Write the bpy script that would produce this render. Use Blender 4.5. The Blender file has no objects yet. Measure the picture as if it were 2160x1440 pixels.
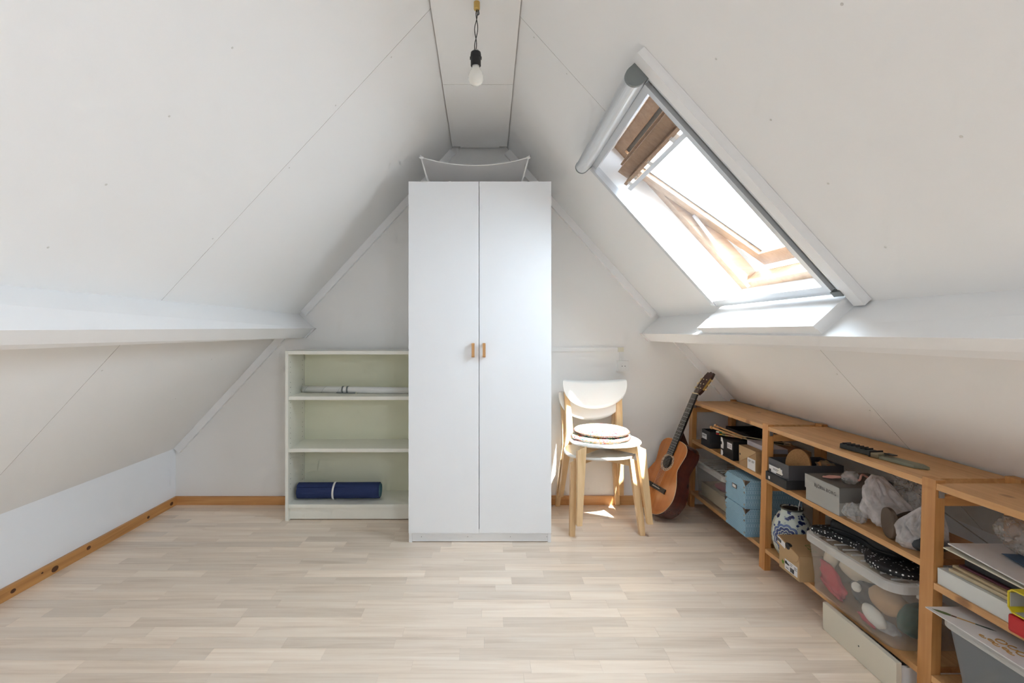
import bpy, bmesh, math, random
from mathutils import Vector, Matrix, noise

sc = bpy.context.scene
col = sc.collection
V = Vector

# ------------------------------------------------------------------ camera, sky, sun, fill lamps
CAM_H, FPX, VPX, VPY = 1.186, 1020.0, 1024.0, 698.0
cam_d = bpy.data.cameras.new('camera'); cam = bpy.data.objects.new('camera', cam_d); col.objects.link(cam)
cam.location = (0, 0, CAM_H); cam.rotation_euler = (math.pi / 2, 0, 0)
cam_d.sensor_fit = 'HORIZONTAL'; cam_d.sensor_width = 36.0
cam_d.lens = 36.0 * FPX / 2160.0
cam_d.shift_x = (1080 - VPX) / 2160.0
cam_d.shift_y = -(720 - VPY) / 2160.0
cam_d.clip_start = 0.02
sc.camera = cam

sc.view_settings.view_transform = 'Standard'
sc.view_settings.look = 'None'
sc.view_settings.exposure = 0.12
sc.view_settings.gamma = 1.0
sc.view_settings.use_curve_mapping = False
cy = sc.cycles
cy.max_bounces = 9; cy.diffuse_bounces = 8; cy.glossy_bounces = 2; cy.transmission_bounces = 3; cy.transparent_max_bounces = 10
cy.caustics_reflective = False; cy.caustics_refractive = False
cy.use_adaptive_sampling = True; cy.adaptive_threshold = 0.11; cy.adaptive_min_samples = 14; cy.use_denoising = True

world = bpy.data.worlds.new('sky'); sc.world = world; world.use_nodes = True
bg = world.node_tree.nodes['Background']
bg.inputs['Color'].default_value = (0.79, 0.92, 1.07, 1); bg.inputs['Strength'].default_value = 18.0

SUN_DIR = V((-0.155, 0.80, -1.0)).normalized()
sl = bpy.data.lights.new('sun', 'SUN'); sl.energy = 36.0; sl.angle = math.radians(0.6); sl.color = (1.0, 0.96, 0.90)
sun = bpy.data.objects.new('sun', sl); col.objects.link(sun)
sun.rotation_euler = SUN_DIR.to_track_quat('-Z', 'Y').to_euler(); sun.location = (3, -4, 6)

def area(name, loc, direction, sx, sy, energy, color, portal=False):
    l = bpy.data.lights.new(name, 'AREA'); l.shape = 'RECTANGLE'; l.size = sx; l.size_y = sy
    l.energy = energy; l.color = color
    if portal: l.cycles.is_portal = True
    o = bpy.data.objects.new(name, l); col.objects.link(o); o.location = loc
    o.rotation_euler = V(direction).to_track_quat('-Z', 'Y').to_euler()
    return o
# added fill lamps behind the camera, set at two made-up roof windows
area('rear_fill_left', (-0.87, -0.55, 1.62), (0.735, 0, -0.678), 0.7, 0.7, 2, (0.82, 0.93, 1.09))
area('rear_fill_right', (0.86, -0.55, 1.62), (-0.743, 0, -0.669), 0.7, 0.7, 25, (0.82, 0.93, 1.09))
area('sky_portal', (0.97, 1.97, 1.79), (-0.743, 0, -0.669), 0.98, 0.86, 1, (1, 1, 1), portal=True)

# ------------------------------------------------------------------ materials
MATS = {}
def new_mat(name):
    m = bpy.data.materials.new(name); m.use_nodes = True
    nt = m.node_tree; b = nt.nodes['Principled BSDF']
    MATS[name] = m
    return m, nt, b
def N(nt, typ, **kw):
    n = nt.nodes.new(typ)
    for k, v in kw.items(): setattr(n, k, v)
    return n
def lin(c):
    return tuple((x / 12.92 if x <= 0.04045 else ((x + 0.055) / 1.055) ** 2.4) for x in c)
def plain(name, c, rough=0.6, bump=0.0, bscale=200.0, var=0.0, metal=0.0, spec=0.5, vscale=6.0):
    m, nt, b = new_mat(name)
    b.inputs['Base Color'].default_value = (*c, 1); b.inputs['Roughness'].default_value = rough
    b.inputs['Metallic'].default_value = metal; b.inputs['Specular IOR Level'].default_value = spec
    tc = N(nt, 'ShaderNodeTexCoord')
    nz = N(nt, 'ShaderNodeTexNoise'); nz.inputs['Scale'].default_value = vscale; nz.inputs['Detail'].default_value = 4
    nt.links.new(tc.outputs['Object'], nz.inputs['Vector'])
    mx = N(nt, 'ShaderNodeMix', data_type='RGBA')
    k = var or 0.02
    mx.inputs[6].default_value = (*[x * (1 - k) for x in c], 1); mx.inputs[7].default_value = (*[min(1, x * (1 + k)) for x in c], 1)
    nt.links.new(nz.outputs['Fac'], mx.inputs[0]); nt.links.new(mx.outputs[2], b.inputs['Base Color'])
    if bump:
        n2 = N(nt, 'ShaderNodeTexNoise'); n2.inputs['Scale'].default_value = bscale; n2.inputs['Detail'].default_value = 3
        nt.links.new(tc.outputs['Object'], n2.inputs['Vector'])
        bp = N(nt, 'ShaderNodeBump'); bp.inputs['Strength'].default_value = bump; bp.inputs['Distance'].default_value = 0.002
        nt.links.new(n2.outputs['Fac'], bp.inputs['Height']); nt.links.new(bp.outputs['Normal'], b.inputs['Normal'])
    return m
def ramp(nt, stops):
    r = N(nt, 'ShaderNodeValToRGB'); cr = r.color_ramp
    while len(cr.elements) < len(stops): cr.elements.new(0.5)
    for e, (p, c) in zip(cr.elements, stops): e.position = p; e.color = (*c, 1)
    return r
def wood(name, dark, mid, light, axis, rough=0.45, grain=1.0, knots=0.0, tone=0.0, coat=0.0):
    """long grain along axis; tone = brightness spread between pieces; knots = strength of knots"""
    m, nt, b = new_mat(name)
    tc = N(nt, 'ShaderNodeTexCoord'); oi = N(nt, 'ShaderNodeObjectInfo')
    off = N(nt, 'ShaderNodeVectorMath', operation='SCALE'); off.inputs[0].default_value = (37.1, 61.7, 23.3)
    nt.links.new(oi.outputs['Random'], off.inputs['Scale'])
    add = N(nt, 'ShaderNodeVectorMath', operation='ADD')
    nt.links.new(tc.outputs['Object'], add.inputs[0]); nt.links.new(off.outputs[0], add.inputs[1])
    mp = N(nt, 'ShaderNodeMapping'); s = [14.0 * grain] * 3; s['XYZ'.index(axis)] = 1.1 * grain
    mp.inputs['Scale'].default_value = s; nt.links.new(add.outputs[0], mp.inputs['Vector'])
    nz = N(nt, 'ShaderNodeTexNoise'); nz.inputs['Scale'].default_value = 1.6; nz.inputs['Detail'].default_value = 7
    nz.inputs['Roughness'].default_value = 0.55; nz.inputs['Distortion'].default_value = 0.9
    nt.links.new(mp.outputs[0], nz.inputs['Vector'])
    mp2 = N(nt, 'ShaderNodeMapping'); s2 = [120.0 * grain] * 3; s2['XYZ'.index(axis)] = 3.0 * grain
    mp2.inputs['Scale'].default_value = s2; nt.links.new(add.outputs[0], mp2.inputs['Vector'])
    nf = N(nt, 'ShaderNodeTexNoise'); nf.inputs['Scale'].default_value = 1.0; nf.inputs['Detail'].default_value = 3
    nt.links.new(mp2.outputs[0], nf.inputs['Vector'])
    mixf = N(nt, 'ShaderNodeMix', data_type='FLOAT'); mixf.inputs[0].default_value = 0.3
    nt.links.new(nz.outputs['Fac'], mixf.inputs[2]); nt.links.new(nf.outputs['Fac'], mixf.inputs[3])
    r = ramp(nt, [(0.3, dark), (0.5, mid), (0.7, light)]); nt.links.new(mixf.outputs[0], r.inputs['Fac'])
    out = r.outputs['Color']
    if knots:
        mk = N(nt, 'ShaderNodeMapping'); s3 = [7.0] * 3; s3['XYZ'.index(axis)] = 4.2
        mk.inputs['Scale'].default_value = s3; nt.links.new(add.outputs[0], mk.inputs['Vector'])
        vo = N(nt, 'ShaderNodeTexVoronoi'); vo.inputs['Scale'].default_value = 1.0; nt.links.new(mk.outputs[0], vo.inputs['Vector'])
        kr = ramp(nt, [(0.0, (1, 1, 1)), (0.07, (0.8, 0.8, 0.8)), (0.12, (0, 0, 0))]); nt.links.new(vo.outputs['Distance'], kr.inputs['Fac'])
        mu = N(nt, 'ShaderNodeMath', operation='MULTIPLY'); mu.inputs[1].default_value = knots
        nt.links.new(kr.outputs['Color'], mu.inputs[0])
        mx = N(nt, 'ShaderNodeMix', data_type='RGBA'); mx.inputs[7].default_value = (dark[0] * 0.35, dark[1] * 0.25, dark[2] * 0.2, 1)
        nt.links.new(mu.outputs[0], mx.inputs[0]); nt.links.new(out, mx.inputs[6]); out = mx.outputs[2]
    if tone:
        mr = N(nt, 'ShaderNodeMapRange'); mr.inputs['To Min'].default_value = 1 - tone; mr.inputs['To Max'].default_value = 1 + tone
        nt.links.new(oi.outputs['Random'], mr.inputs['Value'])
        ts = N(nt, 'ShaderNodeVectorMath', operation='SCALE'); nt.links.new(out, ts.inputs[0]); nt.links.new(mr.outputs[0], ts.inputs['Scale'])
        out = ts.outputs[0]
    nt.links.new(out, b.inputs['Base Color']); b.inputs['Roughness'].default_value = rough
    if coat: b.inputs['Coat Weight'].default_value = coat; b.inputs['Coat Roughness'].default_value = 0.25
    bp = N(nt, 'ShaderNodeBump'); bp.inputs['Strength'].default_value = 0.06; bp.inputs['Distance'].default_value = 0.001
    nt.links.new(nf.outputs['Fac'], bp.inputs['Height']); nt.links.new(bp.outputs['Normal'], b.inputs['Normal'])
    return m
def sheer(name, c, clear, rough=0.3, tint=(0.96, 0.97, 0.97), trans=0.35, spec=0.5, veins=0.0):
    """thin clear or milky plastic / gauze: part straight through, part scattering"""
    m, nt, b = new_mat(name)
    b.inputs['Base Color'].default_value = (*c, 1); b.inputs['Roughness'].default_value = rough
    b.inputs['Specular IOR Level'].default_value = spec
    tl = N(nt, 'ShaderNodeBsdfTranslucent'); tl.inputs['Color'].default_value = (*c, 1)
    m1 = N(nt, 'ShaderNodeMixShader'); m1.inputs['Fac'].default_value = trans
    nt.links.new(b.outputs[0], m1.inputs[1]); nt.links.new(tl.outputs[0], m1.inputs[2])
    tr = N(nt, 'ShaderNodeBsdfTransparent'); tr.inputs['Color'].default_value = (*tint, 1)
    m2 = N(nt, 'ShaderNodeMixShader'); m2.inputs['Fac'].default_value = clear
    nt.links.new(m1.outputs[0], m2.inputs[1]); nt.links.new(tr.outputs[0], m2.inputs[2])
    if veins:
        tc = N(nt, 'ShaderNodeTexCoord'); nz = N(nt, 'ShaderNodeTexNoise'); nz.inputs['Scale'].default_value = 22
        nz.inputs['Detail'].default_value = 3; nz.inputs['Distortion'].default_value = 1.2
        nt.links.new(tc.outputs['Object'], nz.inputs['Vector'])
        mr = N(nt, 'ShaderNodeMapRange'); mr.inputs['From Min'].default_value = 0.35; mr.inputs['From Max'].default_value = 0.65
        mr.inputs['To Min'].default_value = max(0, clear - veins); mr.inputs['To Max'].default_value = min(1, clear + veins)
        nt.links.new(nz.outputs['Fac'], mr.inputs['Value']); nt.links.new(mr.outputs[0], m2.inputs['Fac'])
    nt.links.new(m2.outputs[0], nt.nodes['Material Output'].inputs['Surface'])
    return m

PAINT = plain('white_paint', (0.84, 0.84, 0.832), 0.85, 0.05, 150, 0.012, vscale=1.5)
WALLP = plain('wall_paint', (0.82, 0.815, 0.80), 0.9, 0.08, 120, 0.015, vscale=2)
TRIMP = plain('gloss_white_trim', (0.83, 0.835, 0.835), 0.45, 0.03, 60, 0.015)
KNEE = plain('knee_wall_paint', (0.83, 0.855, 0.89), 0.8, 0.03, 120, 0.02, vscale=2)
DECK = plain('raw_roof_board', (0.22, 0.18, 0.14), 0.9)
WARD = plain('white_foil', (0.80, 0.82, 0.84), 0.38, 0.0, 1, 0.006)
BILLY = plain('cream_foil', (0.80, 0.80, 0.73), 0.45, 0.0, 1, 0.006)
BILLYB = plain('cream_back_board', (0.72, 0.73, 0.58), 0.7)
FLOORW = wood('maple_laminate', (0.66, 0.53, 0.41), (0.79, 0.665, 0.54), (0.86, 0.755, 0.635), 'X', 0.36, 1.0, 0.0, 0.12, 0.15)
PINE_Y = wood('pine_along_y', (0.48, 0.245, 0.09), (0.59, 0.325, 0.135), (0.69, 0.41, 0.19), 'Y', 0.42, 1.0, 0.75, 0.06)
PINE_B = wood('skirting_pine', (0.42, 0.19, 0.055), (0.54, 0.265, 0.085), (0.63, 0.34, 0.12), 'Y', 0.4, 1.0, 0.4)
PINE_X = wood('pine_along_x', (0.50, 0.235, 0.08), (0.60, 0.31, 0.115), (0.68, 0.39, 0.17), 'X', 0.42, 1.0, 0.75, 0.06)
PINE_Z = wood('pine_upright', (0.46, 0.20, 0.06), (0.56, 0.27, 0.09), (0.64, 0.34, 0.13), 'Z', 0.42, 1.0, 0.4, 0.08)
SASHW = wood('skylight_pine', (0.27, 0.15, 0.075), (0.36, 0.22, 0.12), (0.42, 0.27, 0.16), 'X', 0.4, 1.2, 0.0)
BIRCH = wood('birch', (0.62, 0.41, 0.20), (0.72, 0.50, 0.27), (0.78, 0.57, 0.33), 'Z', 0.4, 0.8)
HANDLE = wood('oak_handle', (0.42, 0.20, 0.07), (0.52, 0.27, 0.10), (0.58, 0.32, 0.13), 'Z', 0.4)
CHAIRW = plain('white_lacquer', (0.82, 0.83, 0.81), 0.3)
ALU = plain('brushed_aluminium', (0.62, 0.64, 0.66), 0.38, metal=0.35)
GREYP = plain('grey_plastic', (0.20, 0.22, 0.22), 0.45)
DGREY = plain('dark_seal', (0.06, 0.065, 0.065), 0.6)
GAUZE = sheer('insect_gauze', (0.55, 0.56, 0.58), 0.955, 0.8, (1, 1, 1), 0.5, 0.0)
GLASS = sheer('window_glass', (0.9, 0.95, 0.95), 0.96, 0.02, (0.97, 0.985, 0.98), 0.0, 0.6)
ACRYL = sheer('milky_acrylic', (0.85, 0.88, 0.9), 0.35, 0.2, (0.95, 0.97, 0.98), 0.3)
BLACK = plain('black_plastic', (0.012, 0.012, 0.013), 0.45)
BULBG = plain('opal_bulb_glass', (0.80, 0.79, 0.74), 0.12)
BRASS = plain('brass', (0.62, 0.42, 0.14), 0.3, metal=0.9)
STEEL = plain('steel', (0.5, 0.5, 0.5), 0.35, metal=0.8)
MESHF = sheer('white_net_fabric', (0.85, 0.84, 0.85), 0.28, 0.8, (1, 1, 1), 0.45, 0.1)
WHITEP = plain('white_plastic', (0.83, 0.83, 0.82), 0.4)
SOCKP = plain('socket_plastic', (0.78, 0.78, 0.77), 0.35)
IVORY = plain('ivory_tape', (0.72, 0.69, 0.56), 0.5)

# ------------------------------------------------------------------ mesh helpers
ORG = {}
def obj(name, bm, mat, parent=None, smooth=False, org=None, bevel=0.0, seg=2, recalc=True):
    """link a bmesh (in build space) as one object whose origin is its base centre"""
    if bevel:
        bmesh.ops.bevel(bm, geom=[e for e in bm.edges if len(e.link_faces) == 2 and e.calc_face_angle(0) > 0.5], offset=bevel,
                        segments=seg, affect='EDGES', profile=0.6, clamp_overlap=True)
    if recalc: bmesh.ops.recalc_face_normals(bm, faces=bm.faces)
    if org is None:
        xs = [v.co.x for v in bm.verts]; ys = [v.co.y for v in bm.verts]; zs = [v.co.z for v in bm.verts]
        org = V(((min(xs) + max(xs)) / 2, (min(ys) + max(ys)) / 2, min(zs)))
    org = V(org)
    bmesh.ops.translate(bm, vec=-org, verts=bm.verts)
    me = bpy.data.meshes.new(name); bm.to_mesh(me); bm.free()
    if mat: me.materials.append(mat)
    if smooth: me.polygons.foreach_set('use_smooth', [True] * len(me.polygons))
    o = bpy.data.objects.new(name, me); col.objects.link(o)
    ORG[o] = org
    if parent is not None:
        o.parent = parent; o.location = org - ORG[parent]
    else:
        o.location = org
    return o
def thing(name, label, cat, loc=(0, 0, 0), group=None, kind=None, local=False):
    o = bpy.data.objects.new(name, None); col.objects.link(o); o.empty_display_size = 0.05
    o.location = loc; ORG[o] = V((0, 0, 0)) if local else V(loc)
    return tag(o, label, cat, group, kind)
def tag(o, label=None, cat=None, group=None, kind=None):
    if label: o['label'] = label
    if cat: o['category'] = cat
    if group: o['group'] = group
    if kind: o['kind'] = kind
    return o
def hexa(bm, p):
    vs = [bm.verts.new(q) for q in p]
    for f in ((0, 1, 2, 3), (7, 6, 5, 4), (0, 4, 5, 1), (1, 5, 6, 2), (2, 6, 7, 3), (3, 7, 4, 0)):
        bm.faces.new([vs[i] for i in f])
def box(bm, x0, x1, y0, y1, z0, z1):
    hexa(bm, [(x0, y0, z0), (x1, y0, z0), (x1, y1, z0), (x0, y1, z0), (x0, y0, z1), (x1, y0, z1), (x1, y1, z1), (x0, y1, z1)])
    return bm
def B(*a):
    return box(bmesh.new(), *a)
def prism(bm, pts, f0, f1):
    """pts 2D; f0/f1 map a 2D point to the two end caps"""
    a = [bm.verts.new(f0(p)) for p in pts]; b = [bm.verts.new(f1(p)) for p in pts]
    n = len(pts)
    bm.faces.new(a); bm.faces.new(b[::-1])
    for i in range(n): bm.faces.new([a[i], b[i], b[(i + 1) % n], a[(i + 1) % n]])
    return bm
def rings(bm, rs, cap0=True, cap1=True, closed=True):
    vs = [[bm.verts.new(p) for p in r] for r in rs]
    n = len(rs[0])
    for a, b in zip(vs, vs[1:]):
        for i in range(n if closed else n - 1):
            j = (i + 1) % n; bm.faces.new([a[i], a[j], b[j], b[i]])
    if cap0: bm.faces.new(vs[0][::-1])
    if cap1: bm.faces.new(vs[-1])
    return bm
def lathe(bm, prof, c=(0, 0, 0), n=32, fn=None, cap0=True, cap1=True):
    c = V(c); rs = []
    for r, z in prof:
        ring = []
        for k in range(n):
            a = 2 * math.pi * k / n; rr = r * (fn(a, z) if fn else 1)
            ring.append(c + V((rr * math.cos(a), rr * math.sin(a), z)))
        rs.append(ring)
    return rings(bm, rs, cap0, cap1)
def tube(bm, path, r, n=8, r1=None):
    path = [V(p) for p in path]; rs = []; up = None
    for i, p in enumerate(path):
        d = (path[min(i + 1, len(path) - 1)] - path[max(i - 1, 0)]).normalized()
        if up is None:
            up = V((0, 0, 1)) if abs(d.z) < 0.9 else V((1, 0, 0))
        a = d.cross(up).normalized(); b = a.cross(d).normalized(); up = b
        rr = r if r1 is None else r + (r1 - r) * i / (len(path) - 1)
        rs.append([p + rr * (math.cos(2 * math.pi * k / n) * a + math.sin(2 * math.pi * k / n) * b) for k in range(n)])
    return rings(bm, rs)
def T(path, r, n=8, r1=None): return tube(bmesh.new(), path, r, n, r1)
def disc_pts(n, rx, ry, cx=0, cy=0, p=2.0):
    out = []
    for k in range(n):
        a = 2 * math.pi * k / n; c, s = math.cos(a), math.sin(a)
        out.append((cx + rx * math.copysign(abs(c) ** (2 / p), c), cy + ry * math.copysign(abs(s) ** (2 / p), s)))
    return out
def xform(bm, m):
    bmesh.ops.transform(bm, matrix=m, verts=bm.verts); return bm
def bez(pts, n):
    """Catmull-Rom through pts"""
    pts = [V(p) for p in pts]; out = []
    for i in range(len(pts) - 1):
        p0, p1, p2, p3 = pts[max(i - 1, 0)], pts[i], pts[i + 1], pts[min(i + 2, len(pts) - 1)]
        for k in range(n):
            t = k / n
            out.append(0.5 * ((2 * p1) + (p2 - p0) * t + (2 * p0 - 5 * p1 + 4 * p2 - p3) * t * t + (3 * p1 - p0 - 3 * p2 + p3) * t ** 3))
    out.append(pts[-1]); return out
def text_mesh(name, s, size, mtx, mat, parent, depth=0.0003, spacing=1.0):
    cu = bpy.data.curves.new(name, 'FONT'); cu.body = s; cu.size = size; cu.align_x = 'CENTER'; cu.align_y = 'CENTER'
    cu.space_character = spacing; cu.resolution_u = 3
    tmp = bpy.data.objects.new(name + '_t', cu); col.objects.link(tmp)
    me = bpy.data.meshes.new_from_object(tmp.evaluated_get(bpy.context.evaluated_depsgraph_get()))
    bm = bmesh.new(); bm.from_mesh(me); xform(bm, mtx)
    bpy.data.objects.remove(tmp); bpy.data.curves.remove(cu); bpy.data.meshes.remove(me)
    return obj(name, bm, mat, parent, recalc=False)
FRONT = Matrix(((0, 0, -1, 0), (-1, 0, 0, 0), (0, 1, 0, 0), (0, 0, 0, 1)))      # text on a face that looks towards -x

# roof planes: s down the slope from the ridge, y along the ridge, h into the room
RX, RZ = -0.036, 2.645
tR = math.atan(1.11); cR, sR = math.cos(tR), math.sin(tR)
tL = math.atan(1.083); cL, sL = math.cos(tL), math.sin(tL)
def PR(s, y, h): return V((RX + s * cR - h * sR, y, RZ - s * sR - h * cR))
def PL(s, y, h): return V((RX - s * cL + h * sL, y, RZ - s * sL - h * cL))
def sbox(bm, P, s0, s1, y0, y1, h0, h1):
    hexa(bm, [P(s0, y0, h0), P(s1, y0, h0), P(s1, y1, h0), P(s0, y1, h0), P(s0, y0, h1), P(s1, y0, h1), P(s1, y1, h1), P(s0, y1, h1)])
    return bm
def SB(P, *a): return sbox(bmesh.new(), P, *a)
def spoly(bm, P, pts, h0, h1):
    return prism(bm, pts, lambda p: P(p[0], p[1], h0), lambda p: P(p[0], p[1], h1))

YB, YF = 3.315, -1.70            # back wall, wall behind the camera
KZ = 0.384
XL = RX - (RZ - KZ) / 1.083      # knee walls
XR = RX + (RZ - KZ) / 1.11
sKL = (RZ - KZ) / sL; sKR = (RZ - KZ) / sR

# ------------------------------------------------------------------ floor
fl = obj('floor', B(XL - 0.1, XR + 0.1, YF - 0.1, YB + 0.1, -0.12, -0.006), plain('subfloor', (0.3, 0.24, 0.18), 0.9))
tag(fl, 'pale maple strip laminate floor', 'floor', kind='structure')
random.seed(11)
ROW = 0.0655
rest = bmesh.new()
y = YB; row = 0
while y > YF:
    y0 = max(y - ROW, YF)
    x = XL - random.uniform(0.0, 0.35)
    while x < XR:
        ln = random.choice((0.25, 0.34, 0.42, 0.5, 0.58))
        a, b2 = max(x, XL), min(x + ln, XR)
        x += ln
        if b2 - a < 0.03: continue
        if y > 1.60:
            obj('plank', B(a + 0.0002, b2 - 0.0002, y0 + 0.0002, y - 0.0002, -0.006, 0.0), FLOORW, fl)
        else:
            box(rest, a + 0.0002, b2 - 0.0002, y0 + 0.0002, y - 0.0002, -0.006, 0.0)
    y -= ROW; row += 1
tag(obj('planks', rest, FLOORW, fl), kind='stuff')

# ------------------------------------------------------------------ walls
wb = bmesh.new()
prism(wb, [(XL - 0.05, -0.1), (XR + 0.05, -0.1), (XR + 0.05, KZ), (RX, RZ + 0.06), (XL - 0.05, KZ)],
      lambda p: (p[0], YB, p[1]), lambda p: (p[0], YB + 0.1, p[1]))
tag(obj('wall_back', wb, WALLP), 'white painted gable wall at the end of the attic', 'wall', kind='structure')
tag(obj('wall_left', B(XL - 0.1, XL, YF, YB, -0.05, KZ + 0.02), KNEE), 'low white knee wall under the left roof slope', 'wall', kind='structure')
tag(obj('wall_right', B(XR, XR + 0.1, YF, YB, -0.05, KZ + 0.02), KNEE), 'low white knee wall behind the pine shelves', 'wall', kind='structure')
wf = bmesh.new()
prism(wf, [(XL - 0.05, -0.1), (XR + 0.05, -0.1), (XR + 0.05, KZ), (RX, RZ + 0.06), (XL - 0.05, KZ)],
      lambda p: (p[0], YF - 0.1, p[1]), lambda p: (p[0], YF, p[1]))
tag(obj('wall_front', wf, WALLP), 'white gable wall behind the viewer', 'wall', kind='structure')

# ------------------------------------------------------------------ ceiling: sloped panels with real joints, ridge panels
ce = thing('ceiling', 'white painted attic roof slopes meeting at a flat ridge strip', 'ceiling', (RX, 0.8, RZ), kind='structure')
wy0, wy1, ws0, ws1 = 1.565, 2.37, 0.862, 1.815       # skylight well
oy0, oy1, os0, os1 = wy0 - .016, wy1 + .016, ws0 - .016, ws1 + .002   # rough opening around the well linings
ry0, ry1, rs0, rs1 = -0.95, -0.15, 0.95, 1.75        # openings of the added roof windows behind the camera
JL, JR, g = 1.898, 1.945, 0.0007
obj('sloped_panel', SB(PL, 0.06, sKL, JL + g, YB, -0.012, 0), PAINT, ce)
bm = bmesh.new()
for q in ((0.06, sKL, ry1, JL - g), (0.06, rs0, ry0, ry1), (rs1, sKL, ry0, ry1), (0.06, sKL, YF, ry0)): sbox(bm, PL, *q, -0.012, 0)
bmesh.ops.remove_doubles(bm, verts=bm.verts, dist=1e-5)
obj('sloped_panel', bm, PAINT, ce)
bm = spoly(bmesh.new(), PR, [(0.06, JR + g), (os0, JR + g), (os0, oy1), (os1, oy1), (os1, JR + g), (sKR, JR + g), (sKR, YB), (0.06, YB)], -0.012, 0)
obj('sloped_panel', bm, PAINT, ce)
bm = bmesh.new()
for q in ((0.06, os0, oy0, JR - g), (os1, sKR, oy0, JR - g), (0.06, sKR, ry1, oy0), (0.06, rs0, ry0, ry1), (rs1, sKR, ry0, ry1), (0.06, sKR, YF, ry0)):
    sbox(bm, PR, *q, -0.012, 0)
bmesh.ops.remove_doubles(bm, verts=bm.verts, dist=1e-5)
obj('sloped_panel', bm, PAINT, ce)
bm = bmesh.new()
for q in ((-0.05, sKL + .05, ry1, YB + .1), (-0.05, rs0, ry0, ry1), (rs1, sKL + .05, ry0, ry1), (-0.05, sKL + .05, YF - .1, ry0)): sbox(bm, PL, *q, -0.10, -0.012)
for q in ((-0.05, os0, oy0, oy1), (os1, sKR + .05, oy0, oy1), (-0.05, sKR + .05, oy1, YB + .1), (-0.05, sKR + .05, ry1, oy0),
          (-0.05, rs0, ry0, ry1), (rs1, sKR + .05, ry0, ry1), (-0.05, sKR + .05, YF - .1, ry0)):
    sbox(bm, PR, *q, -0.10, -0.012)
obj('roof_deck', bm, DECK, ce)
def ridge_z(y): return 2.445 - (y - 1.84) * 0.0096
def ridge(y0, y1, inset=0.009, side=0.0):
    bm = bmesh.new(); p = []
    for dz in (0, 0.012):
        for yy, sd in ((y0, 0), (y0, 1), (y1, 1), (y1, 0)):
            z = ridge_z(yy)
            xl = RX - (RZ - z) / 1.083 + inset + side; xr = RX + (RZ - z) / 1.11 - inset - side
            p.append((xr if sd else xl, yy, z + dz))
    hexa(bm, p); return bm
obj('ridge_panel', ridge(YF, 2.4595), PAINT, ce); obj('ridge_panel', ridge(2.4605, 3.265), PAINT, ce)
obj('ridge_panel', ridge(3.2655, 3.285, side=0.055), PAINT, ce)
# the sawn edges of the panels were never painted
for o in ce.children:
    if o.name.startswith(('sloped_panel', 'ridge_panel')):
        o.data.materials.append(DECK)
        for p in o.data.polygons:
            if abs(p.normal.y) > .9 or (o.name.startswith('ridge') and abs(p.normal.x) > .9): p.material_index = 1
# screw heads showing through the paint
bmS = bmesh.new(); lathe(bmS, [(0.0035, 0), (0.0028, 0.0008)], n=10)
scr = obj('screw_head', bmS, plain('screw_paint', (0.62, 0.61, 0.58), 0.7), ce, org=(0, 0, 0))
def put_screw(o, P, s, y):
    n = P(0, 0, 1) - P(0, 0, 0)
    o.location = P(s, y, 0) - ORG[ce]; o.rotation_euler = n.to_track_quat('Z', 'Y').to_euler()
first = True
spots = [(PR, s, 1.30 + 0.0 * k) for k, s in enumerate((0.75, 0.98, 1.2, 1.43, 1.66))] + [(PR, s, JR + 0.03) for s in (0.35, 0.55, 2.0, 2.2, 2.4)] + \
        [(PR, s, 0.95) for s in (0.75, 1.1, 1.45)] + [(PL, s, JL + dy) for s, dy in ((0.5, .03), (0.8, -.03), (1.1, .03), (1.5, -.03), (2.2, .03))] + \
        [(PL, s, 1.3) for s in (0.7, 0.95, 1.2, 1.45, 1.68)] + [(PL, s, 2.7) for s in (2.2, 2.5)]
for P, s, yy in spots:
    o = scr if first else scr.copy()
    if not first: col.objects.link(o)
    first = False; o.parent = ce; put_screw(o, P, s, yy)

# purlins, boxed in white
def purlin(name, P, far, near, lab):
    """far/near: (top x,z),(corner x,z),(low x,z) at y=YB and y=1.2"""
    bm = bmesh.new(); rs = []
    for yy in (YF, YB):
        t = (yy - 1.2) / (YB - 1.2)
        c = [V(a).lerp(V(b), t) for a, b in zip(near, far)]
        d = (c[0] - c[1]).normalized()
        top = c[1] + d * ((c[0] - c[1]).length + 0.012); low = c[2] + d * ((c[0] - c[1]).length + 0.03)
        rs.append([V((q.x, yy, q.y)) for q in (top, c[1], c[2], low)])
    rings(bm, rs)
    return tag(obj(name, bm, TRIMP, bevel=0.002, seg=1), lab, 'beam', kind='structure')
pl = purlin('trim_1', PL, ((-1.272, 1.300), (-1.169, 1.205), (-1.232, 1.141)), ((-1.268, 1.303), (-1.169, 1.188), (-1.23, 1.138)), 'white boxed-in purlin running along the left roof slope')
pr = purlin('trim_2', PR, ((1.186, 1.277), (1.067, 1.168), (1.123, 1.117)), ((1.19, 1.275), (1.067, 1.170), (1.123, 1.124)), 'white boxed-in purlin running along the right roof slope under the skylight')
bm = bmesh.new(); prism(bm, [(-1.176, 1.197), (-1.158, 1.206), (-1.226, 1.138), (-1.245, 1.142)], lambda p: (p[0], YB - 0.03, p[1]), lambda p: (p[0], YB, p[1]))
obj('end_cover', bm, TRIMP, pl)
bm = bmesh.new(); prism(bm, [(1.074, 1.160), (1.056, 1.169), (1.113, 1.113), (1.13, 1.119)], lambda p: (p[0], YB - 0.03, p[1]), lambda p: (p[0], YB, p[1]))
obj('end_cover', bm, TRIMP, pr)
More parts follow.
